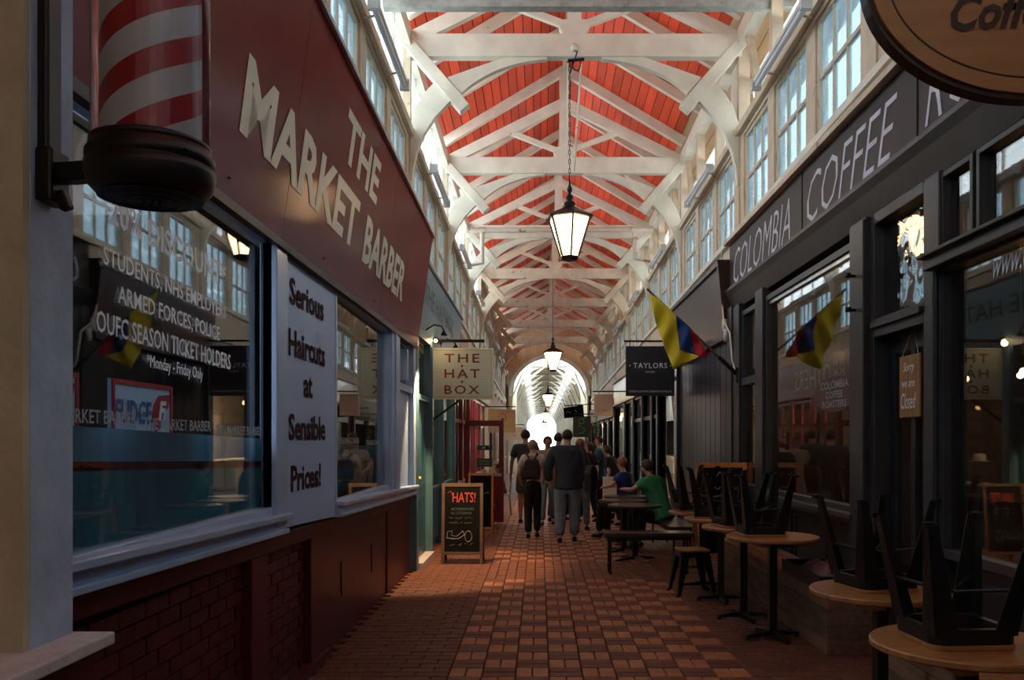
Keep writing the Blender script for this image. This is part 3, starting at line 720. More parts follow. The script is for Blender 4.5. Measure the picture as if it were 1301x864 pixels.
MB().box(-1.57, -1.56, 10.87, 10.93, 1.02, 1.22).build('lock_plate', M['gold'], d)
fr = MB()
for a, b in ((10.55, 10.75), (11.92, 12.2)): fr.box(-1.64, -1.50, a, b, .0, 2.95)
fr.box(-1.64, -1.52, 10.75, 11.92, 2.12, 2.2); fr.box(-1.60, -1.48, 11.95, 12.02, 0, 2.9)
fr.build('door_frame', M['teal_lt'], d, bevel=.005)
MB().box(-1.60, -1.595, 10.75, 11.92, 2.2, 2.9).build('fanlight', M['glass'], d)
MB().box(-1.64, -1.45, 10.75, 11.92, 0, .07).build('step', M['stone'], d)
w = win(3, 12.2, 13.6, .85, 2.9, x=-1.58, fm='teal_lt', post=.07)
MB().box(-1.62, -1.50, 13.5, 13.62, 0, 2.95).build('post', M['teal_lt'], w)
w = win(4, 13.65, 15.4, .85, 2.9, x=-1.58, fm='teal_lt', post=.07)
MB().box(-1.62, -1.50, 15.35, 15.5, 0, 2.95).build('post', M['teal_lt'], w)
t = thing('shop_fascia', 'dusty blue fascia board of the hat shop behind the maroon sign', 'sign', (-1.5, 13, 2.92))
mb = MB(); mb.xz([(-1.60, 2.92), (-1.50, 2.92), (-1.42, 3.84), (-1.60, 3.84)], 10.56, 15.9); mb.build('sign_panel', M['teal_sign'], t)
MB().beam((-1.45, 10.56, 3.86), (-1.45, 15.92, 3.84), .1, .04).build('top_trim', M['wood_edge'], t)
text('THE HAT BOX', 3.6, .26, M['wood_edge'], t, (-1.461, 10.9, 3.36), U, (.085,0,1), bold=.005)
for y in (11.3, 12.9, 14.6):
    s = thing('sign_lamp', 'small black swan neck lamp on the blue fascia, ' + {11.3:'nearest of three',12.9:'middle of three',14.6:'furthest of three'}[y], 'lamp', (-1.48, y, 3.0), 'swan neck lamps')
    MB().tube([(-1.49, y, 3.05), (-1.38, y, 3.12), (-1.28, y, 3.10), (-1.25, y, 3.04)], .012, 6).build('arm', M['black'], s)
    MB().lathe([(.015, .06), (.05, .0), (.045, .0), (.0, .05)], 12, (-1.25, y, 2.98)).build('shade', M['black'], s)
# hanging sign
t = thing('hanging_sign', 'pale mint hanging sign reading THE HAT BOX on a black bar', 'sign', (-1.1, 12.3, 2.18))
MB().box(-1.55, -.65, 12.285, 12.315, 2.19, 2.925).build('board', M['mint'], t)
MB().ring([(-1.52,2.22),(-.68,2.22),(-.68,2.895),(-1.52,2.895)], [(-1.512,2.228),(-.688,2.228),(-.688,2.887),(-1.512,2.887)], (0,12.279,0), (1,0,0), (0,0,1), (0,1,0), .006).build('gold_line', M['gold'], t)
pin = MB()
for k in range(22):
    z = 2.25+k*.029; pin.box(-1.50, -.70, 12.281, 12.285, z, z+.003)
pin.build('pinstripes', mat('pinstripe', (.42,.50,.38), .5, .05, 4, 0), t)
for s, w_, z in (('THE', .50, 2.715), ('HAT', .50, 2.495), ('BOX', .50, 2.265)):
    text(s, w_, .125, M['letter_hat'], t, (-1.35, 12.281, z), (1,0,0), (0,0,1), bold=.008, space=1.25, lift=.003)
mb = MB()
for z in (2.665, 2.44):
    mb.prism([(-.018,0),(0,-.022),(.018,0),(0,.022)], (-1.10, 12.274, z), (1,0,0), (0,0,1), (0,1,0), .008)
mb.build('diamond', M['letter_hat'], t)
MB().box(-1.60, -.78, 12.28, 12.32, 3.005, 3.045).build('bar', M['black'], t)
for x in (-1.4, -.85): MB().tube([(x, 12.3, 3.0), (x, 12.3, 2.925)], .006, 6).build('hook', M['black'], t)
MB().beam((-1.58, 12.3, 1.85), (-1.12, 12.3, 2.19), .03, .03).build('stay', M['black'], t)
for x in (-1.45,):
    s = thing('spot_lamp', 'small lit spot lamp above the mint hanging sign', 'lamp', (x, 12.15, 2.95))
    MB().tube([(x-.12, 12.2, 3.03), (x, 12.15, 3.02)], .012, 6).lathe([(.02,.0),(.045,.02),(.045,.07),(.02,.09)], 12, (x, 12.12, 2.965)).build('housing', M['black'], s)
    MB().sph((x+.0, 12.06, 3.0), .026, 8, 6).build('bulb', M['spotglow'], s)
    light('spot_light', 'POINT', (x+.05, 11.95, 2.95), 1.3, (1, .62, .32), .04)
light('hat_shop_doorway_light', 'SPOT', (-1.25, 10.6, 2.65), 320, (1, .60, .30), .05, (0.10, .15, 0), 1.5)
light('hat_shop_inside_light', 'AREA', (-3.2, 13.4, 3.2), 60, (1, .7, .42), 2.0)
tag(MB().box(-2.4, -1.85, 12.3, 15.2, .86, .90).box(-2.38, -1.9, 12.4, 15.1, 0, .86).build('display_plinth', M['cream2']), 'pale display plinth behind the hat shop window', 'plinth')
for i in range(4):
    y = 12.5+i*.75; s = thing('hat_stand', 'felt hat on a stand in the hat shop window, number %s from the door' % ['one','two','three','four'][i], 'hat', (-2.1, y, .9), 'hats on display')
    MB().lathe([(.06,.0),(.06,.02),(.015,.03),(.015,.35),(.05,.36)], 12, (-2.1, y, .9)).build('stand', M['old_wood'], s)
    MB().lathe([(.0,.36),(.17,.36),(.18,.37),(.10,.38),(.095,.47),(.06,.49),(0,.485)], 20, (-2.1, y, .9)).build('hat', [M['old_wood'], M['teal'], M['cream2'], M['maroon']][i], s)

# ================================================================== LEFT SIDE: red shop and beyond
struct(MB().box(-1.70, -1.60, 15.6, 26, 0, .75).build('wall_left_red_shop', M['red_frame']))
for i in range(6):
    y0 = 15.6+i*1.75
    w = win(5+i if i < 5 else 9, y0+.08, y0+1.67, .75, 2.6, x=-1.58, fm='red_frame', post=.06) if i < 5 else None
    if w:
        MB().box(-1.61, -1.53, y0-.08, y0+.08, 0, 2.7).build('post', M['red_frame'], w)
        MB().box(-1.60, -1.55, y0+.08, y0+1.67, 1.95, 2.02).box(-1.60, -1.55, y0+.83, y0+.89, .8, 2.6).build('bar', M['red_frame'], w)
t = tag(MB().xz([(-1.60, 2.65), (-1.50, 2.65), (-1.44, 3.60), (-1.60, 3.60)], 15.95, 17.6).build('shop_fascia', M['rust_fascia']), 'terracotta fascia board beyond the dusty blue one', 'sign')
t = thing('shop_fascia', 'dusky pink fascia board with pale lettering beyond the terracotta one', 'sign', (-1.5, 21, 2.65))
MB().xz([(-1.60, 2.65), (-1.50, 2.65), (-1.46, 3.55), (-1.60, 3.55)], 17.62, 26).build('sign_panel', M['lilac'], t)
text('BROTHERS', 3.6, .5, M['letter_cream'], t, (-1.489, 18.4, 2.85), U, (.045,0,1))
light('red_shop_inside_light', 'AREA', (-3.2, 20, 3.2), 320, (1, .8, .6), 2.5)
struct(MB().box(-3.5, -3.4, 15.7, 41, 0, 3.4).build('wall_left_shop_interior', M['cream2']))
# red door standing open across the arcade
t = struct(MB().ring([(-1.42,.04),(-.68,.04),(-.68,1.99),(-1.42,1.99)], [(-1.33,.95),(-.77,.95),(-.77,1.88),(-1.33,1.88)], (0,16.5,0), (1,0,0), (0,0,1), (0,1,0), .05).build('door_3', M['red_frame'], off=(-1.42,16.5,0)))
MB().box(-1.38, -.72, 16.505, 16.545, .06, .95).build('lower_panel', M['red_frame'], t)
MB().ring([(-1.30,.2),(-.80,.2),(-.80,.82),(-1.30,.82)], [(-1.27,.23),(-.83,.23),(-.83,.79),(-1.27,.79)], (0,16.495,0), (1,0,0), (0,0,1), (0,1,0), .01).build('moulding', M['red_frame'], t)
MB().box(-1.33, -.77, 16.52, 16.526, .95, 1.88).build('pane', M['glass'], t)
gs = mat('green_door_notice', (.01,.10,.055), .5, .1, 5, 0)
for z0, z1 in ((1.42, 1.51), (1.10, 1.26)): MB().box(-1.19, -.90, 16.505, 16.51, z0, z1).build('notice', gs, t)
text('Push bar\nto open', .20, .10, M['letter_cream'], t, (-1.145, 16.504, 1.13), (1,0,0), (0,0,1))
MB().prism([(-1.09,1.45),(-1.05,1.45),(-1.05,1.435),(-1.03,1.465),(-1.05,1.495),(-1.05,1.48),(-1.09,1.48)], (0,16.502,0), (1,0,0), (0,0,1), (0,1,0), .003).build('arrow', M['letter_cream'], t)
MB().sph((-.965, 16.503, 1.485), .010, 8, 5, (1,.2,1)).beam((-.965,16.503,1.475), (-.975,16.503,1.435), .012, .004).build('figure', M['letter_cream'], t)
MB().box(-1.24, -.90, 16.49, 16.50, .84, .90).build('yellow_notice', M['gold'], t)
MB().box(-1.36, -.72, 16.47, 16.50, .92, .98).build('push_bar', M['steel'], t)
struct(MB().box(-1.68, -1.60, 26, 41.2, 0, .8).build('wall_left_further_shops', M['cream2']))
for i in range(6):
    y0 = 26.1+i*2.5
    w = win([9,10,70,71,72,73][i], y0+.1, y0+2.3, .8, 2.5, x=-1.60, fm=['red_frame','cream2','cream2','teal_lt','cream2','cream2'][i], post=.08)
    MB().box(-1.64, -1.52, y0-.12, y0+.1, 0, 3.3).build('post', M['cream'], w)
tag(MB().box(-1.60, -1.50, 26.1, 41, 2.5, 3.1).build('shop_fascia', M['cream2']), 'long cream fascia over the furthest left shops', 'sign')
light('further_shops_light', 'AREA', (-3.2, 33, 3.2), 160, (1, .85, .7), 2.5)
# tan hanging sign and the white one under it
t = thing('hanging_sign', 'tan wooden hanging sign with a dark animal outline, beyond the red door', 'sign', (-.95, 24, 2.0))
MB().box(-1.42, -.66, 24, 24.04, 1.83, 2.47).build('board', mat('tan_sign', (.50,.34,.18), .6, .1, 3, .05), t)
MB().ring(arc(-1.02, 2.24, .10, .12, 0, 2*PI, 16)[:-1], arc(-1.02, 2.24, .088, .108, 0, 2*PI, 16)[:-1], (0,23.99,0), (1,0,0), (0,0,1), (0,1,0), .006).sph((-1.02, 23.99, 2.20), .035, 8, 6, (1,.2,1)).build('outline', M['old_wood'], t)
MB().box(-1.2,-.82,23.995,23.999,1.985,1.995).build('underline', M['old_wood'], t)
MB().tube([(-1.6, 24.02, 2.55), (-.66, 24.02, 2.55)], .015, 6).build('bar', M['black'], t)
t = thing('hanging_sign', 'white hanging sign with a cup outline under the tan sign', 'sign', (-.75, 27, 1.6))
MB().box(-1.10, -.46, 27, 27.04, 1.62, 2.02).build('board', M['cream'], t)
MB().ring(arc(-.78, 1.80, .07, .05, PI, 2*PI, 8), arc(-.78, 1.80, .058, .038, PI, 2*PI, 8), (0,26.99,0), (1,0,0), (0,0,1), (0,1,0), .006).build('cup_outline', M['black'], t)
MB().tube([(-1.6, 27.02, 2.1), (-.46, 27.02, 2.1)], .015, 6).build('bar', M['black'], t)
# ================================================================== RIGHT SIDE: coffee shop front
RU = (0,-1,0)
wr = struct(MB().box(2.56, 2.72, 6.47, 11.12, 0, 1.02).box(2.56, 2.72, -6.7, 5.40, 0, .88).build('wall_right', M['grey_paint2'], off=(0,0,0)))
for a, b, z in ((6.6, 7.55, .9), (7.65, 8.6, .9), (8.7, 9.6, .9), (3.1, 4.1, .78), (4.2, 5.2, .78)):
    MB().ring([(a,.1),(b,.1),(b,z),(a,z)], [(a+.05,.15),(b-.05,.15),(b-.05,z-.05),(a+.05,z-.05)], (2.56,0,0), (0,1,0), (0,0,1), (-1,0,0), .015).build('moulding', M['grey_paint2'], wr)
struct(MB().box(2.60, 2.74, -6.7, 41.2, 3.18, 3.45).build('wall_right_over_shops', M['grey_paint'], off=(0,0,0)))
RXP = 2.53
def rwin(n, y0, y1, z0, z1, fm='grey_paint', post=.06, glass='glass'): return win(n, y0, y1, z0, z1, x=RXP, fm=fm, post=post, glass=glass, depth=.09)
r1 = rwin(20, 6.72, 9.42, 1.02, 3.18)
MB().box(2.40, 2.58, 6.66, 9.5, .985, 1.03).box(2.44,2.58,6.66,9.5,.94,.985).build('window_sill', M['grey_paint'], r1, bevel=.005)
MB().box(2.50, 2.62, 6.78, 9.36, 3.08, 3.12).build('glazing_bar', M['steel'], r1)
r2 = rwin(21, 9.74, 10.52, 1.02, 3.18, fm='grey_paint2')
MB().box(2.47, 2.60, 9.74, 10.52, 2.27, 2.36).build('transom', M['grey_paint2'], r2)
mb = MB()
for a, b in ((9.42, 9.74), (10.52, 11.10), (6.44, 6.74)): mb.box(2.44, 2.64, a, b, 0, 3.28)
mb.box(2.42, 2.46, 6.44, 6.72, 0, 3.26).box(2.42, 2.46, 10.85, 11.08, 0, 3.3)
mb.build('post', M['grey_paint'], r1, bevel=.008)
for z in (2.86, 2.60): MB().tube([(2.44, 6.6, z), (2.36, 6.58, z), (2.36, 6.58, z+.02)], .012, 8).lathe([(0,-.015),(.022,-.015),(.022,.02),(0,.02)], 10, (2.36, 6.58, z)).build('shutter_peg', M['black'], r1)
# door with fanlight
d = struct(MB().ring([(5.55,.02),(6.40,.02),(6.40,2.36),(5.55,2.36)], [(5.66,.35),(6.29,.35),(6.29,2.24),(5.66,2.24)], (2.60,0,0), (0,1,0), (0,0,1), (1,0,0), .05).build('door_4', M['grey_paint2'], off=(2.6, 5.97, 0), bevel=.004))
MB().box(2.62, 2.626, 5.66, 6.29, .35, 2.24).build('pane', M['glass'], d)
MB().box(2.595, 2.64, 5.94, 6.01, .35, 2.24).build('middle_bar', M['grey_paint2'], d)
MB().box(2.48, 2.66, 6.38, 6.47, 0, 3.27).box(2.48, 2.66, 5.47, 5.56, 0, 3.27).box(2.48, 2.66, 5.56, 6.38, 2.36, 2.50).box(2.48, 2.66, 5.56, 6.38, 3.20, 3.28).build('door_frame', M['grey_paint'], d, bevel=.006)
MB().box(2.45, 2.48, 5.56, 6.38, 2.43, 2.47).build('drip_moulding', M['grey_paint'], d)
MB().box(2.555, 2.561, 5.56, 6.38, 2.50, 3.20).build('fanlight', M['glass_old'], d)
MB().tube([(2.60, 5.62, 1.0), (2.55, 5.62, 1.0), (2.55, 5.62, 1.25), (2.60, 5.62, 1.25)], .01, 8).build('door_handle', M['steel'], d)
r3 = rwin(22, 2.4, 5.34, .88, 2.70)
MB().box(2.46, 2.64, 5.30, 5.50, 0, 3.27).build('post', M['grey_paint'], r3, bevel=.01)
MB().tube([(2.45, 5.32, .2), (2.45, 5.32, 2.66)], .022, 8).build('round_moulding', M['grey_paint2'], r3)
MB().box(2.40, 2.62, 2.4, 5.40, 2.66, 2.76).box(2.36, 2.62, 2.4, 5.40, 2.73, 2.755).build('transom', M['grey_paint'], r3, bevel=.006)
for i, (a, b) in enumerate(((4.92, 5.32), (4.26, 4.88), (3.60, 4.22), (2.9, 3.56))): rwin(23+i, a, b, 2.76, 3.25, post=.035)
text('www.co', .42, .10, M['letter_grey'], r3, (2.524, 4.78, 2.50), RU, V, 'window_lettering', shear=.4)
# cornice and fascia boards
t = thing('shop_fascia', 'long brown fascia with thin hand painted COLOMBIA COFFEE ROASTERS lettering', 'sign', (2.5, 6, 3.25))
MB().xz([(2.60, 3.26), (2.49, 3.26), (2.43, 3.44), (2.40, 3.50), (2.50, 3.50)], .2, 11.12).build('cornice', M['grey_paint'], t)
MB().box(2.40, 2.50, .2, 11.12, 3.50, 3.535).build('lower_rail', M['grey_paint2'], t)
MB().box(2.38, 2.50, .2, 11.12, 4.11, 4.16).build('top_rail', M['cream2'], t)
for a, b in ((8.02, 11.10), (5.57, 8.02), (3.1, 5.57), (.6, 3.1)):
    MB().box(2.45, 2.49, a+.02, b-.02, 3.54, 4.11).build('fascia_board', M['brown_fascia'], t, bevel=.004)
MB().box(2.46, 2.50, .2, 11.12, 3.535, 4.11).build('backing', M['black'], t)
for s, a, b, z in (('COLOMBIA', 8.40, 10.82, 3.56), ('COFFEE', 5.88, 7.86, 3.57), ('ROASTERS', 3.2, 5.46, 3.58)):
    text(s, b-a, .42, M['letter_grey'], t, (2.45, b, z), RU, V, shear=.38, bold=-.012)
# inside the cafe
light('cafe_inside_light', 'AREA', (4.6, 7.6, 3.3), 12, (1, .6, .32), 2.0)
tag(MB().box(4.2, 4.8, 3.2, 8.6, 0, 1.02).box(4.1, 4.9, 3.1, 8.7, 1.02, 1.07).build('cafe_counter', M['dwood']), 'dark wooden serving counter inside the coffee shop', 'counter')
tag(MB().box(6.2, 6.5, 3.2, 10.4, 1.2, 1.24).box(6.2, 6.5, 3.2, 10.4, 1.7, 1.74).box(6.2, 6.5, 3.2, 10.4, 2.2, 2.24).build('wall_shelf', M['wood']), 'three long wooden shelves on the back wall of the coffee shop', 'shelf')
jar = proto('coffee_jar', 'x', 'jar', 'jars on the coffee shop shelves')
MB().lathe([(0,0),(.07,0),(.075,.02),(.075,.2),(.05,.23),(.05,.25),(0,.25)], 12).build('jar_body', M['cream2'], jar); MB().lathe([(0,.25),(.055,.25),(.055,.28),(0,.28)], 12).build('lid', M['wood'], jar)
n = 0
for z in (1.24, 1.74, 2.24):
    for i in range(9):
        put(jar, n, (6.33, 4.0+i*.68+R.uniform(-.1,.1), z), (0,0,0), 'lidded jar, %s along the %s shelf in the coffee shop' % (['ninth','eighth','seventh','sixth','fifth','fourth','third','second','first'][i], {1.24:'lowest',1.74:'middle',2.24:'top'}[z])); n += 1
blb = proto('string_bulb', 'x', 'light bulb', 'string bulbs inside the coffee shop')
MB().sph((0,0,0), .028, 8, 6).build('bulb', M['bulb'], blb); MB().tube([(0,0,.03),(0,0,1.27)], .004, 4).build('flex', M['black'], blb)
for i in range(16): put(blb, i, (3.3+R.uniform(0,.9), 4.3+i*.42, 2.15), (0,0,0), 'small warm bulb on a flex inside the coffee shop, %s counting from the camera' % ['first','second','third','fourth','fifth','sixth','seventh','eighth','ninth','tenth','eleventh','twelfth','thirteenth','fourteenth','fifteenth','sixteenth'][i])
# window decal oval
t = thing('window_decal', 'dark red oval decal lettered COLOMBIA COFFEE ROASTERS on the cafe window', 'decal', (2.5, 7.35, 1.85))
MB().prism(arc(0, 0, .56, .15, 0, 2*PI, 32)[:-1], (2.523, 7.35, 2.0), RU, V, (-1,0,0), .003).build('oval', mat('decal_red', (.085,.02,.02), .5, .1, 5, 0), t)
for s, w_, h, z in (('COLOMBIA', .7, .07, 2.045), ('COFFEE', .42, .06, 1.965), ('ROASTERS', .6, .06, 1.885)):
    text(s, w_, h, M['letter_etch'], t, (2.519, 7.35+w_/2, z), RU, V, bold=.01)
# things on the cafe window and door
t = thing('door_sign', 'varnished wooden sign with white script hanging on the cafe door', 'sign', (2.56, 5.93, 1.78))
MB().box(2.545, 2.56, 5.76, 6.09, 1.76, 2.19).build('board', M['wood'], t, bevel=.01)
MB().tube([(2.552, 5.80, 2.19), (2.59, 5.95, 2.40), (2.552, 6.05, 2.19)], .003, 5).build('cord', M['cream2'], t)
text('Sorry', .18, .08, M['letter_white'], t, (2.545, 6.01, 2.06), RU, V, shear=.3); text('we are', .2, .04, M['letter_white'], t, (2.545, 6.03, 1.97), RU, V, shear=.3)
text('Closed', .24, .11, M['letter_white'], t, (2.545, 6.05, 1.82), RU, V, shear=.3)
def scribble(par, o, u, v, w, h, m, seed=1, r=.004, n=None, nm='handwriting'):
    q = random.Random(seed); mb = MB(); o, u, v = Vector(o), Vector(u).normalized(), Vector(v).normalized(); nn = u.cross(v)
    x = 0; pts = []
    while x < w:
        if q.random() < .14 and len(pts) > 2: mb.tube(pts, r, 4, smooth=False); pts = []; x += h*.8; continue
        pts.append(o+u*x+v*(h*q.random())+nn*.004); x += h*.33
    if len(pts) > 2: mb.tube(pts, r, 4, smooth=False)
    if mb.v: return mb.build(nm, m, par)
t = thing('menu_board', 'dark chalk menu board behind the right hand cafe window', 'menu board', (3.2, 4.6, 1.4))
MB().box(3.25, 3.28, 4.0, 5.0, 1.35, 2.2).build('slate', M['slate'], t)
for i in range(6): scribble(t, (3.25, 4.95, 2.05-.12*i), RU, V, .8-.1*(i % 2), .05, M['chalk'], 5+i)
t = thing('hanging_cable', 'white cable running down the corner of the coffee shop front', 'cable', (2.42, 11.05, 2.5))
MB().tube([(2.36, 11.15, 4.05), (2.36, 11.15, 3.5), (2.38, 11.10, 3.15), (2.38, 10.75, 2.95), (2.40, 10.70, 2.6), (2.42, 10.62, 2.45)], .012, 6).build('cable', M['cream'], t)
for y, z in ((11.05, 3.0), (10.95, 2.86)): MB().lathe([(0,0),(.035,0),(.035,.16),(0,.16)], 10, (2.38, y, z)).build('sensor', M['tube'], t)

# oval wooden coffee sign, upper right, near the camera
t = thing('oval_sign', 'big oval wooden sign with Coffee in dark script, hanging at upper right', 'sign', (1.49, 2.6, 2.65))
ec = px(1312, -32, 2.6); a_, b_ = .49, .357
MB().prism(arc(0, 0, a_, b_, 0, 2*PI, 64)[:-1], (ec.x, 2.60, ec.z), (1,0,0), (0,0,1), (0,1,0), .012).build('board', M['wood_sign'], t)
MB().prism(arc(0, 0, a_+.012, b_+.012, 0, 2*PI, 64)[:-1], (ec.x, 2.612, ec.z-.004), (1,0,0), (0,0,1), (0,1,0), .05).build('edge', M['wood_edge'], t)
MB().ring(arc(0, 0, a_-.05, b_-.045, 0, 2*PI, 64)[:-1], arc(0, 0, a_-.054, b_-.049, 0, 2*PI, 64)[:-1], (ec.x, 2.597, ec.z), (1,0,0), (0,0,1), (0,1,0), .004).build('engraved_line', M['wood_edge'], t)
text('Coffee', .34, .115, M['wood_edge'], t, (px(1207, 38, 2.6).x, 2.60, px(1207, 42, 2.6).z), (1,.0,.06), (0,0,1), shear=.35, bold=.03)
for x in (-.3, .3): MB().tube([(ec.x+x, 2.63, ec.z+b_*.75), (ec.x+x, 2.63, 4.0)], .008, 6).build('chain', M['black'], t)
MB().beam((ec.x-.5, 2.63, 4.0), (2.62, 2.63, 4.0), .03, .03).build('bracket', M['black'], t)

# ================================================================== RIGHT SIDE: dark panelled shop, glazed shop, further shops
t = struct(MB().box(2.62, 2.70, 11.12, 15.4, 0, 3.0).build('wall_right_panelled', M['blue_gloss'], off=(0,0,0)))
for i in range(12):
    y = 11.18+i*.35
    MB().box(2.50, 2.62, y+.006, y+.344, .12, 2.96).build('board', M['blue_gloss' if i > 1 else 'grey_paint'], t, bevel=.008)
MB().box(2.46, 2.62, 11.12, 15.4, 0, .12).build('kickboard', M['black'], t)
MB().box(2.44, 2.66, 15.3, 15.55, 0, 3.0).build('corner_post', M['navy'], t, bevel=.01)
f = thing('shop_fascia', 'glossy dark brown fascia between the coffee shop and the glazed shop', 'sign', (2.5, 13.3, 2.97))
MB().xz([(2.50, 2.97), (2.46, 2.97), (2.36, 3.88), (2.50, 3.88)], 11.2, 15.45).build('fascia_board', M['brown_gloss'], f)
MB().xz([(2.50, 3.88), (2.32, 3.88), (2.32, 3.94), (2.50, 3.94)], 11.14, 15.5).xz([(2.50, 2.93), (2.42, 2.93), (2.42, 2.97), (2.50, 2.97)], 11.14, 15.5).build('trim', M['wood_edge'], f)
MB().xz([(2.50, 2.93), (2.40, 2.93), (2.30, 3.94), (2.50, 3.94)], 11.12, 11.2).build('end_board', M['wood_edge'], f)
divs = [15.5, 17.9, 18.8, 20.6, 22.6, 24.8, 28.2]
struct(MB().box(2.55, 2.68, 15.5, 28.2, 0, .45).build('wall_right_glazed_shop', M['navy']))
for i, (a, b) in enumerate(zip(divs[:-1], divs[1:])):
    w = win(30+i, a+.08, b, .45 if i != 1 else .05, 2.72, x=2.54, fm='navy', post=.07, depth=.1)
    MB().box(2.44, 2.62, b-.07, b+.09, 0, 2.75).build('post', M['navy'], w)
    if i in (1, 2, 3): MB().box(2.48, 2.60, a+.08, b, 2.08, 2.16).build('transom', M['navy'], w)
f = thing('shop_fascia', 'bronze cream fascia over the glazed shop beyond the dark panels', 'sign', (2.5, 22, 2.72))
MB().box(2.44, 2.50, 15.5, 28.2, 2.74, 3.45).build('fascia_board', mat('bronze_cream', (.34,.27,.19), .3, .15, 2, .04, coat=.4), f)
MB().box(2.38, 2.50, 15.5, 28.2, 2.70, 2.76).build('trim', M['navy'], f); MB().box(2.38, 2.50, 15.5, 28.2, 3.43, 3.48).build('top_trim', M['cream2'], f)
light('glazed_shop_light', 'AREA', (4.4, 21, 3.2), 300, (1, .72, .45), 2.5)
blb2 = proto('pendant_bulb', 'x', 'light bulb', 'pendant bulbs inside the glazed shop')
MB().sph((0,0,0), .06, 10, 8).build('bulb', M['bulb'], blb2); MB().tube([(0,0,.06),(0,0,.97)], .006, 4).build('flex', M['black'], blb2)
for i, y in enumerate((16.6, 19.4, 22.2, 25.5)): put(blb2, i, (3.1, y, 2.45), (0,0,0), 'warm pendant bulb inside the glazed shop, %s from the near end' % ['first','second','third','fourth','fifth','sixth','seventh','eighth','ninth','tenth','eleventh','twelfth','thirteenth','fourteenth','fifteenth','sixteenth'][i])
for i in range(5):
    t = tag(MB().box(3.6, 4.2, 16.2+2.3*i, 18+2.3*i, 0, 1.1).box(3.55, 4.25, 16.15+2.3*i, 18.05+2.3*i, 1.1, 1.16).build('display_counter', M['cream2']), 'pale display counter in the glazed shop, %s from the near end' % ['first','second','third','fourth','fifth'][i], 'counter')
struct(MB().box(2.56, 2.70, 28.2, 41.2, 0, .6).build('wall_right_further_shops', M['grey_paint2']))
for i in range(5):
    y0 = 28.3+2.6*i; w = win(40+i, y0, y0+2.5, .6, 2.4, x=2.56, fm='grey_paint2', post=.1)
    MB().box(2.48, 2.64, y0-.1, y0+.06, 0, 3.0).build('post', M['grey_paint2'], w)
tag(MB().box(2.40, 2.46, 28.3, 41, 2.4, 3.0).build('shop_fascia', M['grey_paint2']), 'dark fascia over the furthest shops on the right', 'sign')
light('far_right_shops_light', 'AREA', (4.4, 34, 3.2), 60, (1, .75, .5), 2.5)
struct(MB().box(5.0, 5.1, 15.4, 41, 0, 3.4).build('wall_right_shop_interior', M['cream2']))
# TAYLORS sign
t = thing('hanging_sign', 'square navy hanging sign reading TAYLORS behind the flag', 'sign', (1.96, 15.2, 2.39))
MB().box(1.53, 2.39, 15.2, 15.24, 2.39, 3.27).build('board', M['navy_sign'], t, bevel=.004)
text('TAYLORS', .60, .095, M['letter_white'], t, (1.66, 15.2, 2.88), (1,0,0), V, bold=.01, space=1.15)
text('OXFORD', .17, .03, M['letter_white'], t, (1.875, 15.2, 2.80), (1,0,0), V)
text("OXFORD'S GOURMET SANDWICH & DELI CO", .76, .035, M['letter_white'], t, (1.58, 15.2, 2.455), (1,0,0), V)
for x in (1.60, 2.32): MB().box(x-.01, x+.01, 15.192, 15.2, 2.915, 2.935).build('dot', M['letter_white'], t)
MB().tube([(1.50, 15.22, 3.36), (2.50, 15.22, 3.36)], .018, 8).build('bar', M['black'], t)
for x in (1.6, 2.3): MB().tube([(x, 15.22, 3.36), (x, 15.22, 3.27)], .008, 6).build('hook', M['black'], t)
# other hanging signs on the right
t = thing('hanging_sign', 'small plain pinkish box sign beyond the navy sign', 'sign', (1.9, 24, 2.2))
MB().box(1.54, 2.06, 24, 24.2, 2.30, 2.90).build('board', mat('pinkish_sign', (.40,.30,.24), .5, .06, 3, 0), t)
scribble(t, (1.62, 24, 2.40), (1,0,0), V, .35, .07, M['old_wood'], 3, r=.006)
MB().tube([(1.5, 24.1, 2.98), (2.5, 24.1, 2.98)], .02, 6).build('bar', M['black'], t)
t = thing('hanging_sign', 'square dark green sign with a bright green looped letter g', 'sign', (1.4, 29, 1.7))
MB().box(1.14, 1.74, 29, 29.05, 1.72, 2.42).build('board', mat('dark_green_board', (.018,.026,.018), .5, .1, 5, 0), t)
gm_ = mat('leaf_green', (.05,.42,.06), .5, .1, 5, 0)
MB().ring(arc(1.42, 2.26, .10, .10, 0, 2*PI, 20)[:-1], arc(1.42, 2.26, .075, .075, 0, 2*PI, 20)[:-1], (0,28.99,0), (1,0,0), V, (0,1,0), .008).tube([(1.36,28.985,2.18),(1.33,28.985,2.10),(1.46,28.985,2.05),(1.54,28.985,1.97),(1.48,28.985,1.86),(1.34,28.985,1.85)], .014, 6).tube([(1.48,28.985,2.34),(1.56,28.985,2.39)], .014, 6).build('letter_g', gm_, t)
MB().tube([(1.14, 29.02, 2.5), (2.55, 29.02, 2.5)], .02, 6).build('bar', M['black'], t)
t = thing('hanging_sign', 'dark slanted chalkboard sign over the green g sign', 'sign', (1.2, 32, 2.3))
MB().prism([(.95,2.45),(1.65,2.52),(1.62,2.92),(.92,2.80)], (0,32,0), (1,0,0), V, (0,1,0), .05).build('board', M['slate'], t)
MB().ring([(.93,2.43),(1.67,2.50),(1.64,2.94),(.90,2.82)], [(.96,2.46),(1.64,2.53),(1.61,2.91),(.93,2.79)], (0,31.98,0), (1,0,0), V, (0,1,0), .05).build('frame', M['maroon'], t)
scribble(t, (1.02, 31.98, 2.6), (1,0,.1), V, .5, .12, M['chalk'], 9, r=.008)
MB().tube([(.93, 32.02, 2.9), (2.55, 32.02, 3.0)], .02, 6).build('bar', M['black'], t)
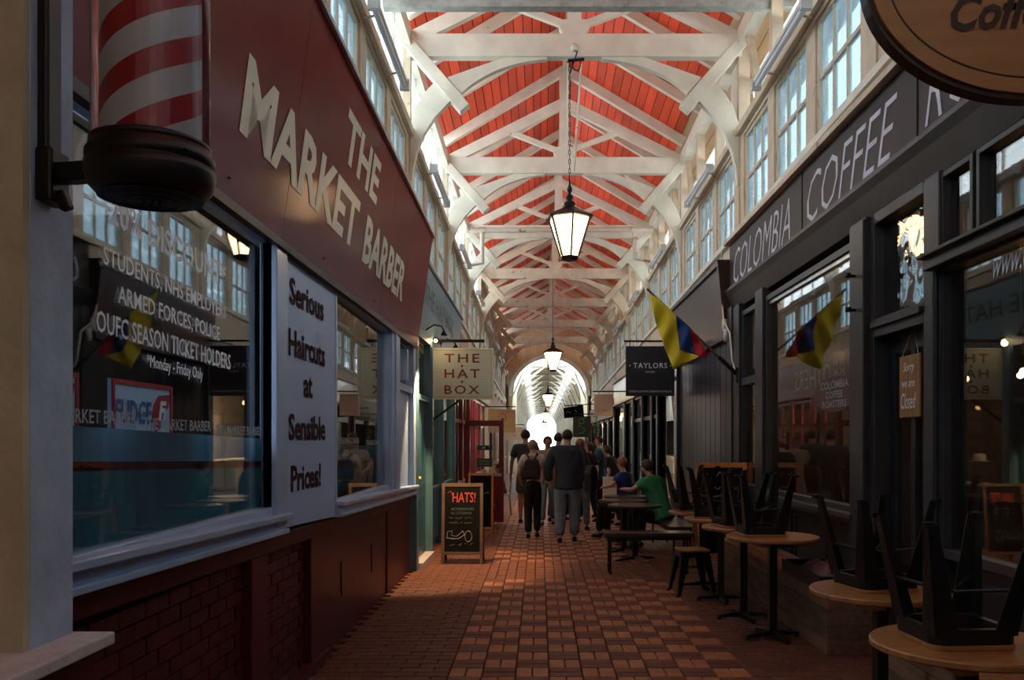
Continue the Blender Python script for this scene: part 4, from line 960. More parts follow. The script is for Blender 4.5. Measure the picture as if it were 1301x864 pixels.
# trailing plant
t = thing('hanging_plant', 'pale green trailing plant hanging beside the green g sign', 'plant', (1.9, 27, 1.6), )
lm = mat('pale_leaf', (.14,.30,.05), .5, .4, 9, 0); mb = MB()
for i in range(170):
    z = R.uniform(1.45, 2.45); c = Vector((1.78+R.gauss(0,.06)*(1.2 if z > 2 else .8), 27+R.gauss(0,.07), z)); a = R.uniform(0, 2*PI); l = R.uniform(.05, .09)
    u = Vector((math.cos(a), math.sin(a), R.uniform(-.8,.2)))*l; w = Vector((-math.sin(a), math.cos(a), 0))*l*.4
    mb.add([c, c+u*.5+w, c+u, c+u*.5-w], [(0,1,2,3)])
mb.build('foliage', lm, t)['kind'] = 'stuff'
MB().tube([(2.5,27,2.62),(1.8,27,2.62)], .015, 5).build('bracket', M['black'], t)
MB().tube([(1.8,27,2.62),(1.8,27,2.4),(1.77,27,1.5)], .012, 5).build('stem', M['old_wood'], t)

# flag
t = thing('flag', 'yellow, blue and red flag drooping from a slanted pole on the right wall', 'flag', (2.45, 10.6, 2.42))
pb, pt = Vector((2.46, 10.62, 2.40)), px(822, 367, 10.5)
MB().tube([pb, pt], .014, 8).build('pole', M['old_wood'], t)
MB().tube([pb, pb+(pt-pb)*.22], .027, 8).build('sleeve', M['black'], t)
MB().box(2.42, 2.46, 10.57, 10.67, 2.31, 2.50).build('bracket', M['black'], t)
def cloth(rows, nm, m):
    mb = MB(); n = len(rows[0])
    def interp(r, s):
        x = s*(n-1); i = min(int(x), n-2); f = x-i
        return (r[i][0]*(1-f)+r[i+1][0]*f, r[i][1]*(1-f)+r[i+1][1]*f)
    NU, NV = 14, 18; vs = []
    for v in range(NV+1):
        a = v/NV*(len(rows)-1); i = min(int(a), len(rows)-2); f = a-i
        for u in range(NU+1):
            p = interp(rows[i], u/NU); q = interp(rows[i+1], u/NU)
            X, Y = p[0]*(1-f)+q[0]*f, p[1]*(1-f)+q[1]*f
            fold = .05*math.sin((X-820)*.22+(Y-370)*.10)*min(1, v/6)
            vs.append(px(X, Y, 10.5+fold))
    mb.add(vs, [(v*(NU+1)+u, v*(NU+1)+u+1, (v+1)*(NU+1)+u+1, (v+1)*(NU+1)+u) for v in range(NV) for u in range(NU)], True)
    o = mb.build(nm, m, t); s = o.modifiers.new('solid', 'SOLIDIFY'); s.thickness = .004
cloth([[(824,369),(836,379),(848,390),(859,400)], [(829,392),(840,402),(852,412),(861,422)], [(834,413),(845,424),(856,436),(864,446)], [(845,443),(856,450),(868,454),(884,450.5)], [(856,470),(866,465),(877,459),(888,453)]], 'yellow_cloth', M['yellow'])
cloth([[(859,400),(868,408),(877,416)], [(861,422),(871,427),(880,434)], [(864,446),(873,449),(884,451)]], 'blue_cloth', M['blue'])
cloth([[(877,416),(886,428),(893,441),(898,447)], [(880,434),(887,441),(894,448),(898,451)], [(884,451),(889,453),(894,454),(897,454)]], 'red_cloth', M['red'])

# ================================================================== LANTERNS
lan = proto('hanging_lantern', 'x', 'lantern', 'hanging lanterns down the arcade')
hexa = lambda r, z, ph=PI/6+.12: [(r*math.cos(ph+k*PI/3), r*math.sin(ph+k*PI/3), z) for k in range(6)]
PH = PI/6+.12
MB().lathe([(0,1.02),(.006,1.02),(.012,.95),(.035,.89),(.03,.86),(.018,.85),(.02,.83),(.045,.80),(.05,.77),(.03,.75),(.055,.735),(.075,.71),(.07,.69),(.05,.68),(.08,.66)], 18).build('finial', M['iron'], lan)
MB().lathe([(.07,.665),(.13,.63),(.29,.555),(.31,.545),(.31,.52),(.285,.515),(.0,.53)], 6, ph=PH, smooth=False).build('roof', M['iron'], lan)
MB().lathe([(0,0),(.09,0),(.115,.02),(.12,.05),(.10,.055),(0,.055)], 6, ph=PH, smooth=False).build('base', M['iron'], lan)
for k in range(6):
    a, b = hexa(.118, .05)[k], hexa(.272, .52)[k]
    MB().beam(a, b, .022, .022).build('frame_bar', M['iron'], lan)
    t0, t1 = hexa(.112, .055), hexa(.262, .515); j = (k+1) % 6
    mb = MB(); mb.add([t0[k], t0[j], t1[j], t1[k]], [(0,1,2,3)]); pn = mb.build('pane', M['lamp'], lan); s = pn.modifiers.new('solid', 'SOLIDIFY'); s.thickness = .004
for k in range(3):
    c = hexa(.30, .54)[2*k]; MB().sph(c, .022, 8, 6).build('corner_knob', M['iron'], lan)
ch = MB()
for i in range(30):
    z = 1.03+i*.058; ch.tube([(.012*math.cos(a)*(1 if i % 2 else 0), .012*math.cos(a)*(0 if i % 2 else 1), z+.03+.035*math.sin(a)) for a in [2*PI*q/8 for q in range(9)]], .004, 4)
chain = ch.build('chain', M['black'], lan)
for i, (y, top, lab) in enumerate(((10.75, 4.87, 'nearest, large in the middle of the arcade'), (23.8, 4.53, 'second from the front'), (36.85, 4.05, 'third from the front'), (50.05, 3.70, 'fourth from the front'), (63.1, 3.40, 'fifth from the front'), (76.1, 3.36, 'sixth and furthest'))):
    put(lan, i, (.38 if i < 4 else .33, y, top-1.02), (0, 0, .0), 'black hexagonal lantern with glowing opal panes, '+lab)
t = thing('lantern_wire', 'black looped wire and pale conduit on the first full truss beam', 'cable', (.42, 10.66, 6.3))
MB().tube([(.44,10.66,6.43),(.47,10.62,6.40)]+[(.46+.05*math.sin(a), 10.63, 6.24+.07*math.cos(a)) for a in [PI*q/6 for q in range(-1, 12)]]+[(.38,10.66,6.14)], .008, 5).build('wire', M['black'], t)
MB().sph((.435, 10.66, 6.47), .05, 10, 8).build('ceiling_rose', M['cream'], t)
MB().tube([(.36,10.72,6.33),(.56,10.72,6.35)], .02, 6).build('bracket', M['black'], t)
MB().tube([(.36,10.86,6.36),(.36,10.86,5.2)], .012, 6).tube([(.53,10.86,6.35),(.44,10.86,5.0)], .014, 6).build('conduit', M['cream'], t)

# fluorescent battens on the clerestory, pipes
tb = proto('tube_light', 'x', 'strip light', 'strip lights under the clerestory')
MB().box(-.035, .035, -.85, .85, .03, .075).build('housing', M['tube'], tb, bevel=.01)
MB().tube([(0,-.80,0),(0,.80,0)], .030, 10).build('cover', M['tube'], tb)
for y in (-.86, .86): MB().box(-.05, .05, y-.03, y+.03, -.035, .08).build('end_cap', M['tube'], tb)
for y in (-.6, .6): MB().tube([(0,y,.05),(-.14,y,.02)], .012, 6).build('bracket', M['cream2'], tb)
n = 0
for k, y in enumerate(TY[3:-1]):
    for s in (-1, 1):
        yy = y+1.85 if k else 8.35
        put(tb, n, (-1.44 if s < 0 else 2.32, yy, 5.33+dz(yy)), (0, 0, 0 if s < 0 else PI), 'white strip light on the %s clerestory rail, %s from the front' % ('left' if s < 0 else 'right', ['first','second','third','fourth','fifth','sixth','seventh','eighth'][k])); n += 1
t = thing('overhead_pipe', 'cream pipe with rusty joints crossing the arcade at the third truss', 'pipe', (.4, 19, 6.1))
MB().tube([(-1.6, 18.9, 6.22), (3.0-.5, 18.9, 6.24)], .055, 10).build('pipe', M['pipe'], t)
MB().tube([(-1.25, 18.9, 6.2), (-1.25, 18.9, 5.5), (-1.6, 18.9, 5.45)], .05, 10).build('drop_pipe', M['pipe'], t)
MB().tube([(2.1, 18.9, 6.2), (2.1, 18.9, 5.6), (2.45, 18.9, 5.55)], .045, 10).build('drop_pipe', M['pipe'], t)
for x in (-1.25, .6, 2.1): MB().tube([(x-.06, 18.9, 6.22), (x+.06, 18.9, 6.22)], .075, 10).build('joint', M['pipe'], t)
# ================================================================== FURNITURE
tbl = proto('cafe_table', 'x', 'table', 'round oak cafe tables along the right side')
r_ = .368
MB().lathe([(0,.765),(r_-.012,.765),(r_,.772),(r_,.79),(r_-.006,.796),(0,.797)], 44, smooth=False).build('tabletop', M['wood'], tbl)
for x in (-.15, .15): MB().box(x-.04, x+.04, -.27, .27, .735, .765).build('batten', M['wood'], tbl, bevel=.004)
MB().lathe([(0,.03),(.045,.03),(.045,.735),(0,.735)], 4, ph=PI/4, smooth=False).build('pedestal', M['black'], tbl, bevel=.004)
MB().box(-.14, .14, -.14, .14, .722, .735).build('top_plate', M['black'], tbl)
for k in range(4):
    a = PI/4*0+k*PI/2+.2; c, s_ = math.cos(a), math.sin(a)
    MB().beam((0,0,.045), (c*.24, s_*.24, .028), .055, .045, w1=.04, d1=.022).build('foot', M['black'], tbl, bevel=.004)
    MB().lathe([(0,0),(.02,0),(.02,.02),(0,.02)], 8, (c*.225, s_*.225, 0)).build('glide', M['iron'], KID[tbl.name][-1])
tabs = [(1.89, 6.98, 'nearest of four before the cafe window'), (1.84, 7.76, 'second of four before the cafe window'), (1.82, 8.62, 'third of four before the cafe window'),
        (1.785, 9.42, 'furthest of four, by the orange board'), (1.845, 4.66, 'standing before the cafe door'), (1.71, 3.44, 'nearest, bottom right corner')]
for i, (x, y, s_) in enumerate(tabs):
    put(tbl, i, (x, y, 0), (0, 0, R.uniform(-.2, .2)), 'round oak cafe table, black pedestal, '+s_, (1, 1, 1.045 if i < 4 else 1))
st = proto('metal_stool', 'x', 'stool', 'black metal stools with wooden seats')
def rsq(h, r=.05, n=4):
    p = []
    for cxx, cyy, a0 in ((h-r,h-r,0),(-h+r,h-r,PI/2),(-h+r,-h+r,PI),(h-r,-h+r,1.5*PI)):
        for k in range(n+1): a = a0+PI/2*k/n; p.append((cxx+r*math.cos(a), cyy+r*math.sin(a)))
    return p
MB().prism(rsq(.160), (0,0,.452), (1,0,0), (0,1,0), (0,0,1), .018).build('seat', M['wood'], st, bevel=.003)
MB().ring(rsq(.157), rsq(.128), (0,0,.395), (1,0,0), (0,1,0), (0,0,1), .057).build('seat_frame', M['black'], st, bevel=.003)
for sx1 in (-1, 1):
    for sy1 in (-1, 1):
        mb = MB(); t0 = Vector((sx1*.130, sy1*.130, .42)); b0 = Vector((sx1*.205, sy1*.205, .01))
        # folded sheet leg: two tapering flanges meeting at the outer corner
        for ax in (0, 1):
            w0, w1 = .088, .036; d = Vector((-sx1, 0, 0)) if ax == 0 else Vector((0, -sy1, 0)); nn = Vector((0, -sy1, 0)) if ax == 0 else Vector((-sx1, 0, 0))
            o0, o1 = t0+Vector((sx1*.022, sy1*.022, 0)), b0
            a = [o0, o0+d*w0, o1+d*w1, o1]; mb.add(a+[p+nn*.006 for p in a], [(0,1,2,3),(7,6,5,4),(0,4,5,1),(1,5,6,2),(2,6,7,3),(3,7,4,0)])
        lg = mb.build('leg', M['black'], st)
        MB().box(b0.x-.016, b0.x+.016, b0.y-.016, b0.y+.016, 0, .02).build('rubber_foot', M['iron'], lg)
for ax in (0, 1):
    MB().tube([(-.165, -.165*(1 if ax else -1), .25), (0, 0, .285), (.165, .165*(1 if ax else -1), .25)], .008, 6).build('cross_brace', M['black'], st)
TT = .797; SH = .47
up = [(1.80, 7.02, .06, 'on the nearest of four tables before the cafe window'), (1.76, 7.74, .25, 'on the second table before the cafe window'),
      (1.72, 8.62, -.15, 'on the third table before the cafe window'), (1.66, 9.42, .2, 'on the furthest table before the cafe window'),
      (1.83, 4.70, .22, 'on the table before the cafe door'), (1.665, 3.46, .06, 'on the nearest table, large in the bottom right corner')]
for i, (x, y, rz, s_) in enumerate(up):
    put(st, i, (x, y, TT*(1.045 if i < 4 else 1)+SH*1.06), (PI, 0, rz), 'upturned black metal stool '+s_, (1.08, 1.08, 1.06))
dup(st, (1.60, 9.02, 0), (0, 0, .1), 'black metal stool standing upright on the floor under the furthest window table', None, (1,1,1))

# planked bench boxes against the cafe wall
def plank_box(nm, lab, x0, x1, y0, y1, h, tops=3):
    t = thing(nm, lab, 'bench', ((x0+x1)/2, (y0+y1)/2, 0))
    MB().box(x0+.02, x1, y0+.02, y1-.02, 0, h-.03).build('core', M['wood_edge'], t)
    n = 4; hh = (h-.02)/n; q = random.Random(int(y0*10))
    for r in range(n):
        y = y0; first = True
        while y < y1-.05:
            L = min(q.uniform(.5, 1.1), y1-y); 
            if y1-(y+L) < .25: L = y1-y
            MB().box(x0-q.uniform(0,.004), x0+.02, y+.002, y+L-.002, r*hh+.002, (r+1)*hh-.002).build('plank', M['plank'], t, bevel=.002); y += L
        MB().box(x0+.02, x1, y0-q.uniform(0,.004), y0+.02, r*hh+.002, (r+1)*hh-.002).build('plank', M['plank'], t, bevel=.002)
    w = (x1-x0+.02)/tops
    for r in range(tops): MB().box(x0-.02+r*w+.002, x0-.02+(r+1)*w-.002, y0-.01, y1, h-.022, h).build('top_plank', M['wood'] if r < 2 else M['plank'], t, bevel=.002)
plank_box('planked_bench', 'long bench box clad in reclaimed planks under the cafe window', 2.15, 2.52, 6.42, 10.1, .47)
plank_box('planked_bench', 'shorter bench box clad in reclaimed planks at the bottom right', 2.11, 2.50, 3.2, 5.28, .47)
t = thing('crate', 'dark crate holding crumpled brown paper on the long planked bench', 'crate', (2.3, 6.9, .47))
MB().ring([(2.10,6.46),(2.48,6.46),(2.48,7.45),(2.10,7.45)], [(2.12,6.48),(2.46,6.48),(2.46,7.43),(2.12,7.43)], (0,0,.47), (1,0,0), (0,1,0), (0,0,1), .11).build('rim', M['grey_paint2'], t)
MB().box(2.12, 2.46, 6.48, 7.43, .47, .49).build('bottom', M['grey_paint2'], t)
mb = MB(); q = random.Random(4); N_ = 9
vs = [(2.15+.29*i/N_, 6.52+.78*j/N_, .50+(.14+q.uniform(-.03,.03))*math.sin(PI*i/N_)**.5*math.sin(PI*j/N_)**.5) for i in range(N_+1) for j in range(N_+1)]
mb.add(vs, [(i*(N_+1)+j, (i+1)*(N_+1)+j, (i+1)*(N_+1)+j+1, i*(N_+1)+j+1) for i in range(N_) for j in range(N_)])
mb.build('paper', mat('brown_paper', (.22,.14,.10), .8, .2, 6, .3), t)

# A-boards
def aboard(loc, w, h, frame, lab, rz=0, bar=.04, legs=.12):
    t = thing('pavement_board', lab, 'sign board', loc, None, 0)
    x, y, z = loc; c, s_ = math.cos(rz), math.sin(rz); ux = Vector((c, s_, 0)); lean = Vector((-s_*-.10, c*.10, 0)); up_ = (Vector((0,0,1))+Vector((-s_, c, 0))*.10).normalized()
    o = Vector(loc)-ux*w/2; nn = ux.cross(up_)
    def pt(a, b, e=0): return o+ux*a+up_*b+nn*e
    def slab(mb, a0, a1, b0, b1, e0, e1):
        vs = [pt(a, b, e) for e in (e0, e1) for a, b in ((a0,b0),(a1,b0),(a1,b1),(a0,b1))]
        return mb.add(vs, [(3,2,1,0),(4,5,6,7),(0,1,5,4),(1,2,6,5),(2,3,7,6),(3,0,4,7)])
    for a0, a1 in ((0, bar), (w-bar, w)): slab(MB(), a0, a1, 0, h, -.012, .012).build('stile', frame, t, bevel=.003)
    for b0, b1 in ((h-bar*1.2, h), (legs, legs+bar)): slab(MB(), bar, w-bar, b0, b1, -.012, .012).build('rail', frame, t, bevel=.003)
    slab(MB(), bar, w-bar, legs+bar, h-bar*1.2, -.004, .004).build('slate', M['slate'], t)
    back = Vector((-s_, c, 0))*(h*.36)
    for a in (bar/2, w-bar/2): MB().beam(pt(a, h-.03), o+ux*a+back+Vector((0,0,.0)), bar*.9, .022).build('back_leg', frame, t)
    return t, (lambda a, b: pt(a, b, .004)), ux, up_
t, pt, ux, up_ = aboard((-1.0, 11.15, 0), .54, 1.05, M['old_wood'], 'HATS chalkboard in a weathered brown frame standing before the blue hat shop')
text('HATS!', .30, .13, M['chalk_red'], t, pt(.14, .80), ux, up_, bold=.005, shear=.05)
for s_, w_, b, m_ in (('ACCESSORIES', .30, .70, 'chalk_dim'), ('ALL OCCASIONS', .27, .645, 'chalk_dim')):
    text(s_, w_, .03, M[m_], t, pt(.12, b), ux, up_, shear=.1)
for i, b in enumerate((.585, .525)): scribble(t, pt(.10, b), ux, up_, .31, .025, M['chalk_dim'], 60+i, r=.0025)
MB().tube([pt(.07,.34), pt(.08,.42), pt(.14,.43), pt(.13,.37), pt(.20,.36), pt(.28,.43), pt(.30,.38), pt(.22,.33), pt(.14,.33), pt(.07,.34)], .003, 4).build('ribbon_drawing', M['chalk'], t)
MB().tube([pt(.35+.045*math.cos(a), .36+.07*math.sin(a)) for a in [2*PI*k/14 for k in range(15)]], .003, 4).build('jar_drawing', M['chalk'], t)
scribble(t, pt(.11, .235), ux, up_, .32, .04, M['chalk_dim'], 70, r=.0025); scribble(t, pt(.08, .88), ux, up_, .10, .06, M['chalk_red'], 71, r=.003, nm='hat_drawing')
t, pt, ux, up_ = aboard((-.98, 14.4, 0), .42, 1.06, M['wood_y'], 'pine framed chalkboard standing behind the HATS board', 0, .035)
scribble(t, pt(.06, .7), ux, up_, .3, .05, M['chalk'], 31)
t, pt, ux, up_ = aboard((2.22, 10.32, 0), .62, 1.34, M['wood_y'], 'orange pine framed chalk menu board behind the upturned stools', .06, .05, .2)
for i in range(4):
    scribble(t, pt(.10+.01*i, 1.17-.16*i), ux, up_, .40, .06, M['chalk'], 40+i, r=.004)

# dark round tables and benches further on
dt = proto('pub_table', 'x', 'table', 'dark round tables in the middle distance')
MB().lathe([(0,.715),(.355,.715),(.365,.725),(.365,.745),(.355,.75),(0,.75)], 36, smooth=False).build('tabletop', M['dwood'], dt)
MB().lathe([(0,.02),(.05,.02),(.05,.715),(0,.715)], 4, ph=PI/4, smooth=False).build('pedestal', M['black'], dt)
for k in range(4):
    a = k*PI/2+.5; MB().beam((0,0,.05), (.30*math.cos(a), .30*math.sin(a), .02), .05, .045, w1=.035, d1=.02).build('foot', M['steel'] if k == 3 else M['black'], dt)
for i, (x, y, l) in enumerate(((1.28, 11.5, 'nearest, just behind the low bench'), (1.22, 12.4, 'second, where the man in green leans'), (1.36, 13.3, 'third, beside the boy in blue'))):
    put(dt, i, (x, y, 0), (0,0,.2*i), 'dark round pub table, '+l)
def bench(lab, x0, x1, y0, y1, h, alongx):
    t = thing('bench', lab, 'bench', ((x0+x1)/2, (y0+y1)/2, 0))
    MB().box(x0, x1, y0, y1, h-.045, h).build('seat', M['dwood'], t, bevel=.006)
    MB().box(x0+.03, x1-.03, y0+.03, y1-.03, h-.09, h-.045).build('apron', M['black'], t)
    for x in (x0+.07, x1-.07):
        for y in (y0+.05, y1-.05): MB().tube([(x, y, 0), (x, y, h-.05)], .016, 6).build('leg', M['black'], t)
    if alongx:
        for x in (x0+.07, x1-.07): MB().tube([(x, y0+.05, .12), (x, y1-.05, .12)], .01, 6).build('stretcher', M['black'], t)
bench('low dark bench standing across the way before the pub tables', .78, 1.84, 10.25, 10.58, .50, True)
bench('dark bench along the dark panels that the man in green sits on', 1.72, 2.08, 11.4, 13.6, .46, False)
# chairs and bits on the left
ch_ = proto('bistro_chair', 'x', 'chair', 'steel bistro chairs by the red shop')
MB().lathe([(0,.44),(.19,.44),(.2,.45),(.19,.46),(0,.46)], 20).build('seat', M['steel'], ch_)
for a, b in ((-.16,-.16),(.16,-.16),(-.16,.16),(.16,.16)): MB().tube([(a*.9,b*.9,.45),(a*1.2,b*1.2,0)], .012, 6).build('leg', M['steel'], ch_)
MB().tube([(-.18,.16,.45),(-.19,.20,.78),(-.1,.22,.86),(.1,.22,.86),(.19,.20,.78),(.18,.16,.45)], .013, 6).build('back_frame', M['steel'], ch_)
for z in (.58, .68, .78): MB().box(-.18, .18, .19, .205, z, z+.05).build('back_slat', M['steel'], ch_)
for i, (x, y, rz, l) in enumerate(((-.98, 15.4, 1.2, 'just before the open red door'), (-.80, 18.7, -1.5, 'behind the open red door, a child sits on it'), (-1.2, 20.0, 1.0, 'furthest behind the red door'))):
    put(ch_, i, (x, y, 0), (0,0,rz), 'steel bistro chair '+l)
t = thing('leaflet_stand', 'pale leaflet stand left of the boy in the blue shirt', 'stand', (1.22, 14.9, 0))
MB().box(1.10, 1.34, 14.88, 14.91, .35, .98).build('panel', M['cream'], t); MB().tube([(1.22,14.9,0),(1.22,14.9,.4)], .02, 6).build('post', M['black'], t); MB().lathe([(0,0),(.14,0),(.14,.015),(0,.02)], 16, (1.22,14.9,0)).build('foot', M['black'], t)
MB().box(1.14, 1.22, 14.875, 14.88, .45, .62).build('picture', M['red_frame'], t)
# ================================================================== PEOPLE
def skinned(name, nodes, edges, m, par, root, xf, sub=1):
    me = bpy.data.meshes.new(name); me.from_pydata([n[0] for n in nodes], edges, []); me.update()
    o = bpy.data.objects.new(name, me); C.objects.link(o)
    o.modifiers.new('skin', 'SKIN').use_smooth_shade = True
    sv = me.skin_vertices[0].data
    for i, n in enumerate(nodes):
        sv[i].radius = (n[1], n[2] if len(n) > 2 else n[1]); sv[i].use_root = (i == root)
    s = o.modifiers.new('sub', 'SUBSURF'); s.levels = sub; s.render_levels = sub
    bpy.context.view_layer.update()
    dg = bpy.context.evaluated_depsgraph_get()
    r = bpy.data.meshes.new_from_object(o.evaluated_get(dg))
    bpy.data.objects.remove(o); bpy.data.meshes.remove(me)
    for v in r.vertices: v.co = xf(v.co)
    r.materials.clear(); r.materials.append(m); r.name = name
    for p in r.polygons: p.use_smooth = True
    return link(name, r, par, (0,0,0))
def person(lab, loc, rz, h, shirt, trousers, hair, pose=None, sleeve='short', skin='skin', female=False, hairlen=0, shoes='black', shorts=False, cat='person', bag=None, bulk=1.0, tuck=False):
    t = thing('person', lab, cat, loc, None, rz)
    P = dict(lf=(.055, .10, .03), rf=(-.055, -.10, .03), lk=None, rk=None, le=(.150, .0, .645), lw=(.155, .045, .50), re=(-.150, .0, .645), rw=(-.155, .045, .50), hip=(0,0,.52), lean=0, head=0, tilt=0)
    if pose: P.update(pose)
    hip = Vector(P['hip']); L = P['lean']
    def tor(x, y, z):        # torso point: lean forward about the hip
        zz = z-.52; return (hip.x+x, hip.y+y+math.sin(L)*zz, hip.z+math.cos(L)*zz)
    k = h; xf = lambda v: Vector((v.x*k, v.y*k, v.z*k))
    b = bulk*(.92 if female else 1.0); sw = .105*(1+(b-1)*.3) if not female else .090
    sk, tr, sh = [], [], []
    # --- body nodes
    N = [(tor(0,0,.52), .062*b, .052*b), (tor(0,.0,.60), .062*b, .045*b), (tor(0,.0,.70), .074*b, .050*b), (tor(0,0,.785), .062*b, .042*b), (tor(0,0,.835), .034, .030), (tor(0,.008,.868), .027, .027)]
    hd = Vector(tor(0,.014,.905)); 
    ha = P['head']; fwd = Vector((math.sin(-ha), math.cos(ha), 0))
    ti = P['tilt']
    N += [(tuple(hd+fwd*.008+Vector((0,0,-.008))), .036, .040), (tuple(hd+fwd*(.004-ti*.02)+Vector((0,0,.030))), .043, .048), (tuple(hd+fwd*(-.004+ti*.03)+Vector((0,0,.062))), .036, .040)]
    E = [(0,1),(1,2),(2,3),(3,4),(4,5),(5,6),(6,7),(7,8)]
    def arm(s, e, w):
        S = Vector(tor(s*sw, 0, .800)); e, w = Vector(e), Vector(w)
        d = (w-e).normalized(); n0 = len(N)
        N.extend([(tuple(S), .031*b, .031*b), (tuple(e), .022, .022), (tuple(w), .0145, .0145), (tuple(w+d*.030), .018, .011)])
        E.extend([(3, n0), (n0, n0+1), (n0+1, n0+2), (n0+2, n0+3)])
        side = d.cross(Vector((0,1,0)) if abs(d.y) < .8 else Vector((1,0,0))).normalized(); side2 = d.cross(side)
        pal = w+d*.040
        for q, (off, ln) in enumerate(((-.012, .036), (-.004, .042), (.004, .040), (.012, .032))):
            a = pal+side2*off; m_ = a+d*ln*.55+side*.003; e2 = a+d*ln+side*.012
            n1 = len(N); N.extend([(tuple(a+d*.006), .0052), (tuple(m_), .0046), (tuple(e2), .0038)]); E.extend([(n0+3, n1), (n1, n1+1), (n1+1, n1+2)])
        n1 = len(N); a = w+d*.018+side2*-.016
        N.extend([(tuple(a), .0060), (tuple(a+d*.018-side2*.010), .0050), (tuple(a+d*.036-side2*.012), .0042)]); E.extend([(n0+3, n1), (n1, n1+1), (n1+1, n1+2)])
        return S, e, w
    al = arm(1, P['le'], P['lw']); ar = arm(-1, P['re'], P['rw'])
    legs = []
    for s, f, kn in ((1, P['lf'], P['lk']), (-1, P['rf'], P['rk'])):
        H = Vector((hip.x+s*.050*b, hip.y, hip.z-.035)); f = Vector(f); A = Vector((f.x, f.y, f.z+.02))
        if kn is None: kn = (H+A)/2+Vector((0, .02+.12*abs(f.y)*(1 if f.y > 0 else .3), .01))
        kn = Vector(kn); n0 = len(N)
        N.extend([(tuple(H), .048*b, .048*b), (tuple((H+kn)/2), .042*b, .042*b), (tuple(kn), .031), (tuple((kn*2+A)/3), .030), (tuple(A), .019), (tuple(f+Vector((0,.05,-.008))), .018, .014)])
        E.extend([(0, n0)]+[(n0+i, n0+i+1) for i in range(5)]); legs.append((H, kn, A, f))
    skinned('body', N, E, M[skin], t, 0, xf)
    # --- trousers
    g = .016; T = [(tor(0,0,.60), .062*b+g*.6, .048*b+g*.6), (tuple(hip+Vector((0,0,-.005))), .066*b+g, .054*b+g)]; TE = [(0,1)]
    for H, kn, A, f in legs:
        n0 = len(T)
        if shorts: T.extend([(tuple(H), .05*b+g), (tuple((H+kn)/2), .046*b+g), (tuple(H*.12+kn*.88), .043*b+g)]); TE.extend([(1,n0),(n0,n0+1),(n0+1,n0+2)])
        else:
            T.extend([(tuple(H), .05*b+g*.8), (tuple((H+kn)/2), .046*b+g*.7), (tuple(kn), .038*b+g*.7), (tuple((kn+A)/2), .034*b+g*.7), (tuple(A*.98+kn*.02), .028*b+g*.7)]); TE.extend([(1,n0)]+[(n0+i,n0+i+1) for i in range(4)])
    skinned('trousers', T, TE, M[trousers], t, 1, xf)
    # --- shirt
    S_ = [(tor(0,0,.475), .098*b+g, .072*b+g), (tor(0,0,.56), .080*b+g, .060*b+g), (tor(0,.0,.70), .080*b+g, .056*b+g), (tor(0,0,.785), .070*b+g, .048*b+g), (tor(0,0,.845), .036+g*.7, .034+g*.7)]
    SE = [(0,1),(1,2),(2,3),(3,4)]
    for S, e, w in (al, ar):
        n0 = len(S_)
        if sleeve == 'short': S_.extend([(tuple(S), .034*b+g), (tuple(S*.25+e*.75), .028*b+g)]); SE.extend([(3,n0),(n0,n0+1)])
        else: S_.extend([(tuple(S), .036*b+g), (tuple(e), .028*b+g), (tuple(e*.05+w*.95), .020*b+g)]); SE.extend([(3,n0),(n0,n0+1),(n0+1,n0+2)])
    if tuck: S_[0] = (tor(0,0,.575), .060*b+g*.4, .045*b+g*.4); S_[1] = (tor(0,0,.62), .064*b+g*.8, .048*b+g*.8)
    else: S_.append((tor(0,0,.455), .100*b+g, .074*b+g)); SE.append((0, len(S_)-1))
    skinned('shirt', S_, SE, M[shirt], t, 2, xf)
    # --- shoes
    for H, kn, A, f in legs:
        p = f; mb = MB()
        d = Vector((0,1,0)); pts = [(Vector(p)+Vector((0,-.018,-.008)), .022), (Vector(p)+Vector((0,.02,-.006)), .024), (Vector(p)+Vector((0,.062,-.013)), .021), (Vector(p)+Vector((0,.082,-.018)), .012)]
        mb.tube([q*k for q, r in pts], .02, 10, [r*k for q, r in pts])
        zb = min(v[2] for v in mb.v); mb.v = [(v[0], v[1], max(v[2], (p.z-.030)*k)) for v in mb.v]
        addraw(mb, 'shoe', M[shoes], t)
    # --- head details
    R_ = k; hc = (hd+fwd*.0+Vector((0,0,.032)))
    sd = Vector((fwd.y, -fwd.x, 0))
    mb = MB()
    for s in (-1, 1):
        c = (hc+fwd*.046+sd*s*.017+Vector((0,0,-.002)))*k; mb2 = MB().sph(tuple(c), .0055*k, 8, 6); addraw(mb2, 'eye', M['eye'], t)
        c = (hc+sd*s*.046+Vector((0,0,-.004)))*k; addraw(MB().sph(tuple(c), .012*k, 8, 6, (.5,.7,1)), 'ear', M[skin], t)
    c = (hc+fwd*.050+Vector((0,0,-.012)))*k; addraw(MB().sph(tuple(c), .009*k, 8, 6, (.8,1,1.3)), 'nose', M[skin], t)
    c = (hc+fwd*.047+Vector((0,0,-.030)))*k; addraw(MB().sph(tuple(c), .010*k, 8, 5, (1.2,.5,.35)), 'mouth', M['red_frame'], t)
    # hair: cap shell pulled back and up, ragged lower edge
    mb = MB(); n, m_ = 20, 9; c = hc*k; vs = []
    for i in range(m_+1):
        for j in range(n):
            a = 2*PI*j/n; dirv = Vector((math.cos(a), math.sin(a), 0)); front = dirv.dot(fwd)
            tmax = math.radians(132+hairlen*14) if front < -.05 else math.radians(60)
            if -.05 <= front < .45: tmax = math.radians(98+hairlen*30)
            th = tmax*i/m_
            rr = (.0505+.003*R.random()+.006*hairlen*(th > 1.2))*k
            v = c+Vector((dirv.x*math.sin(th)*rr*.92, dirv.y*math.sin(th)*rr*1.04, math.cos(th)*rr*1.02))-fwd*.004*k
            vs.append(v)
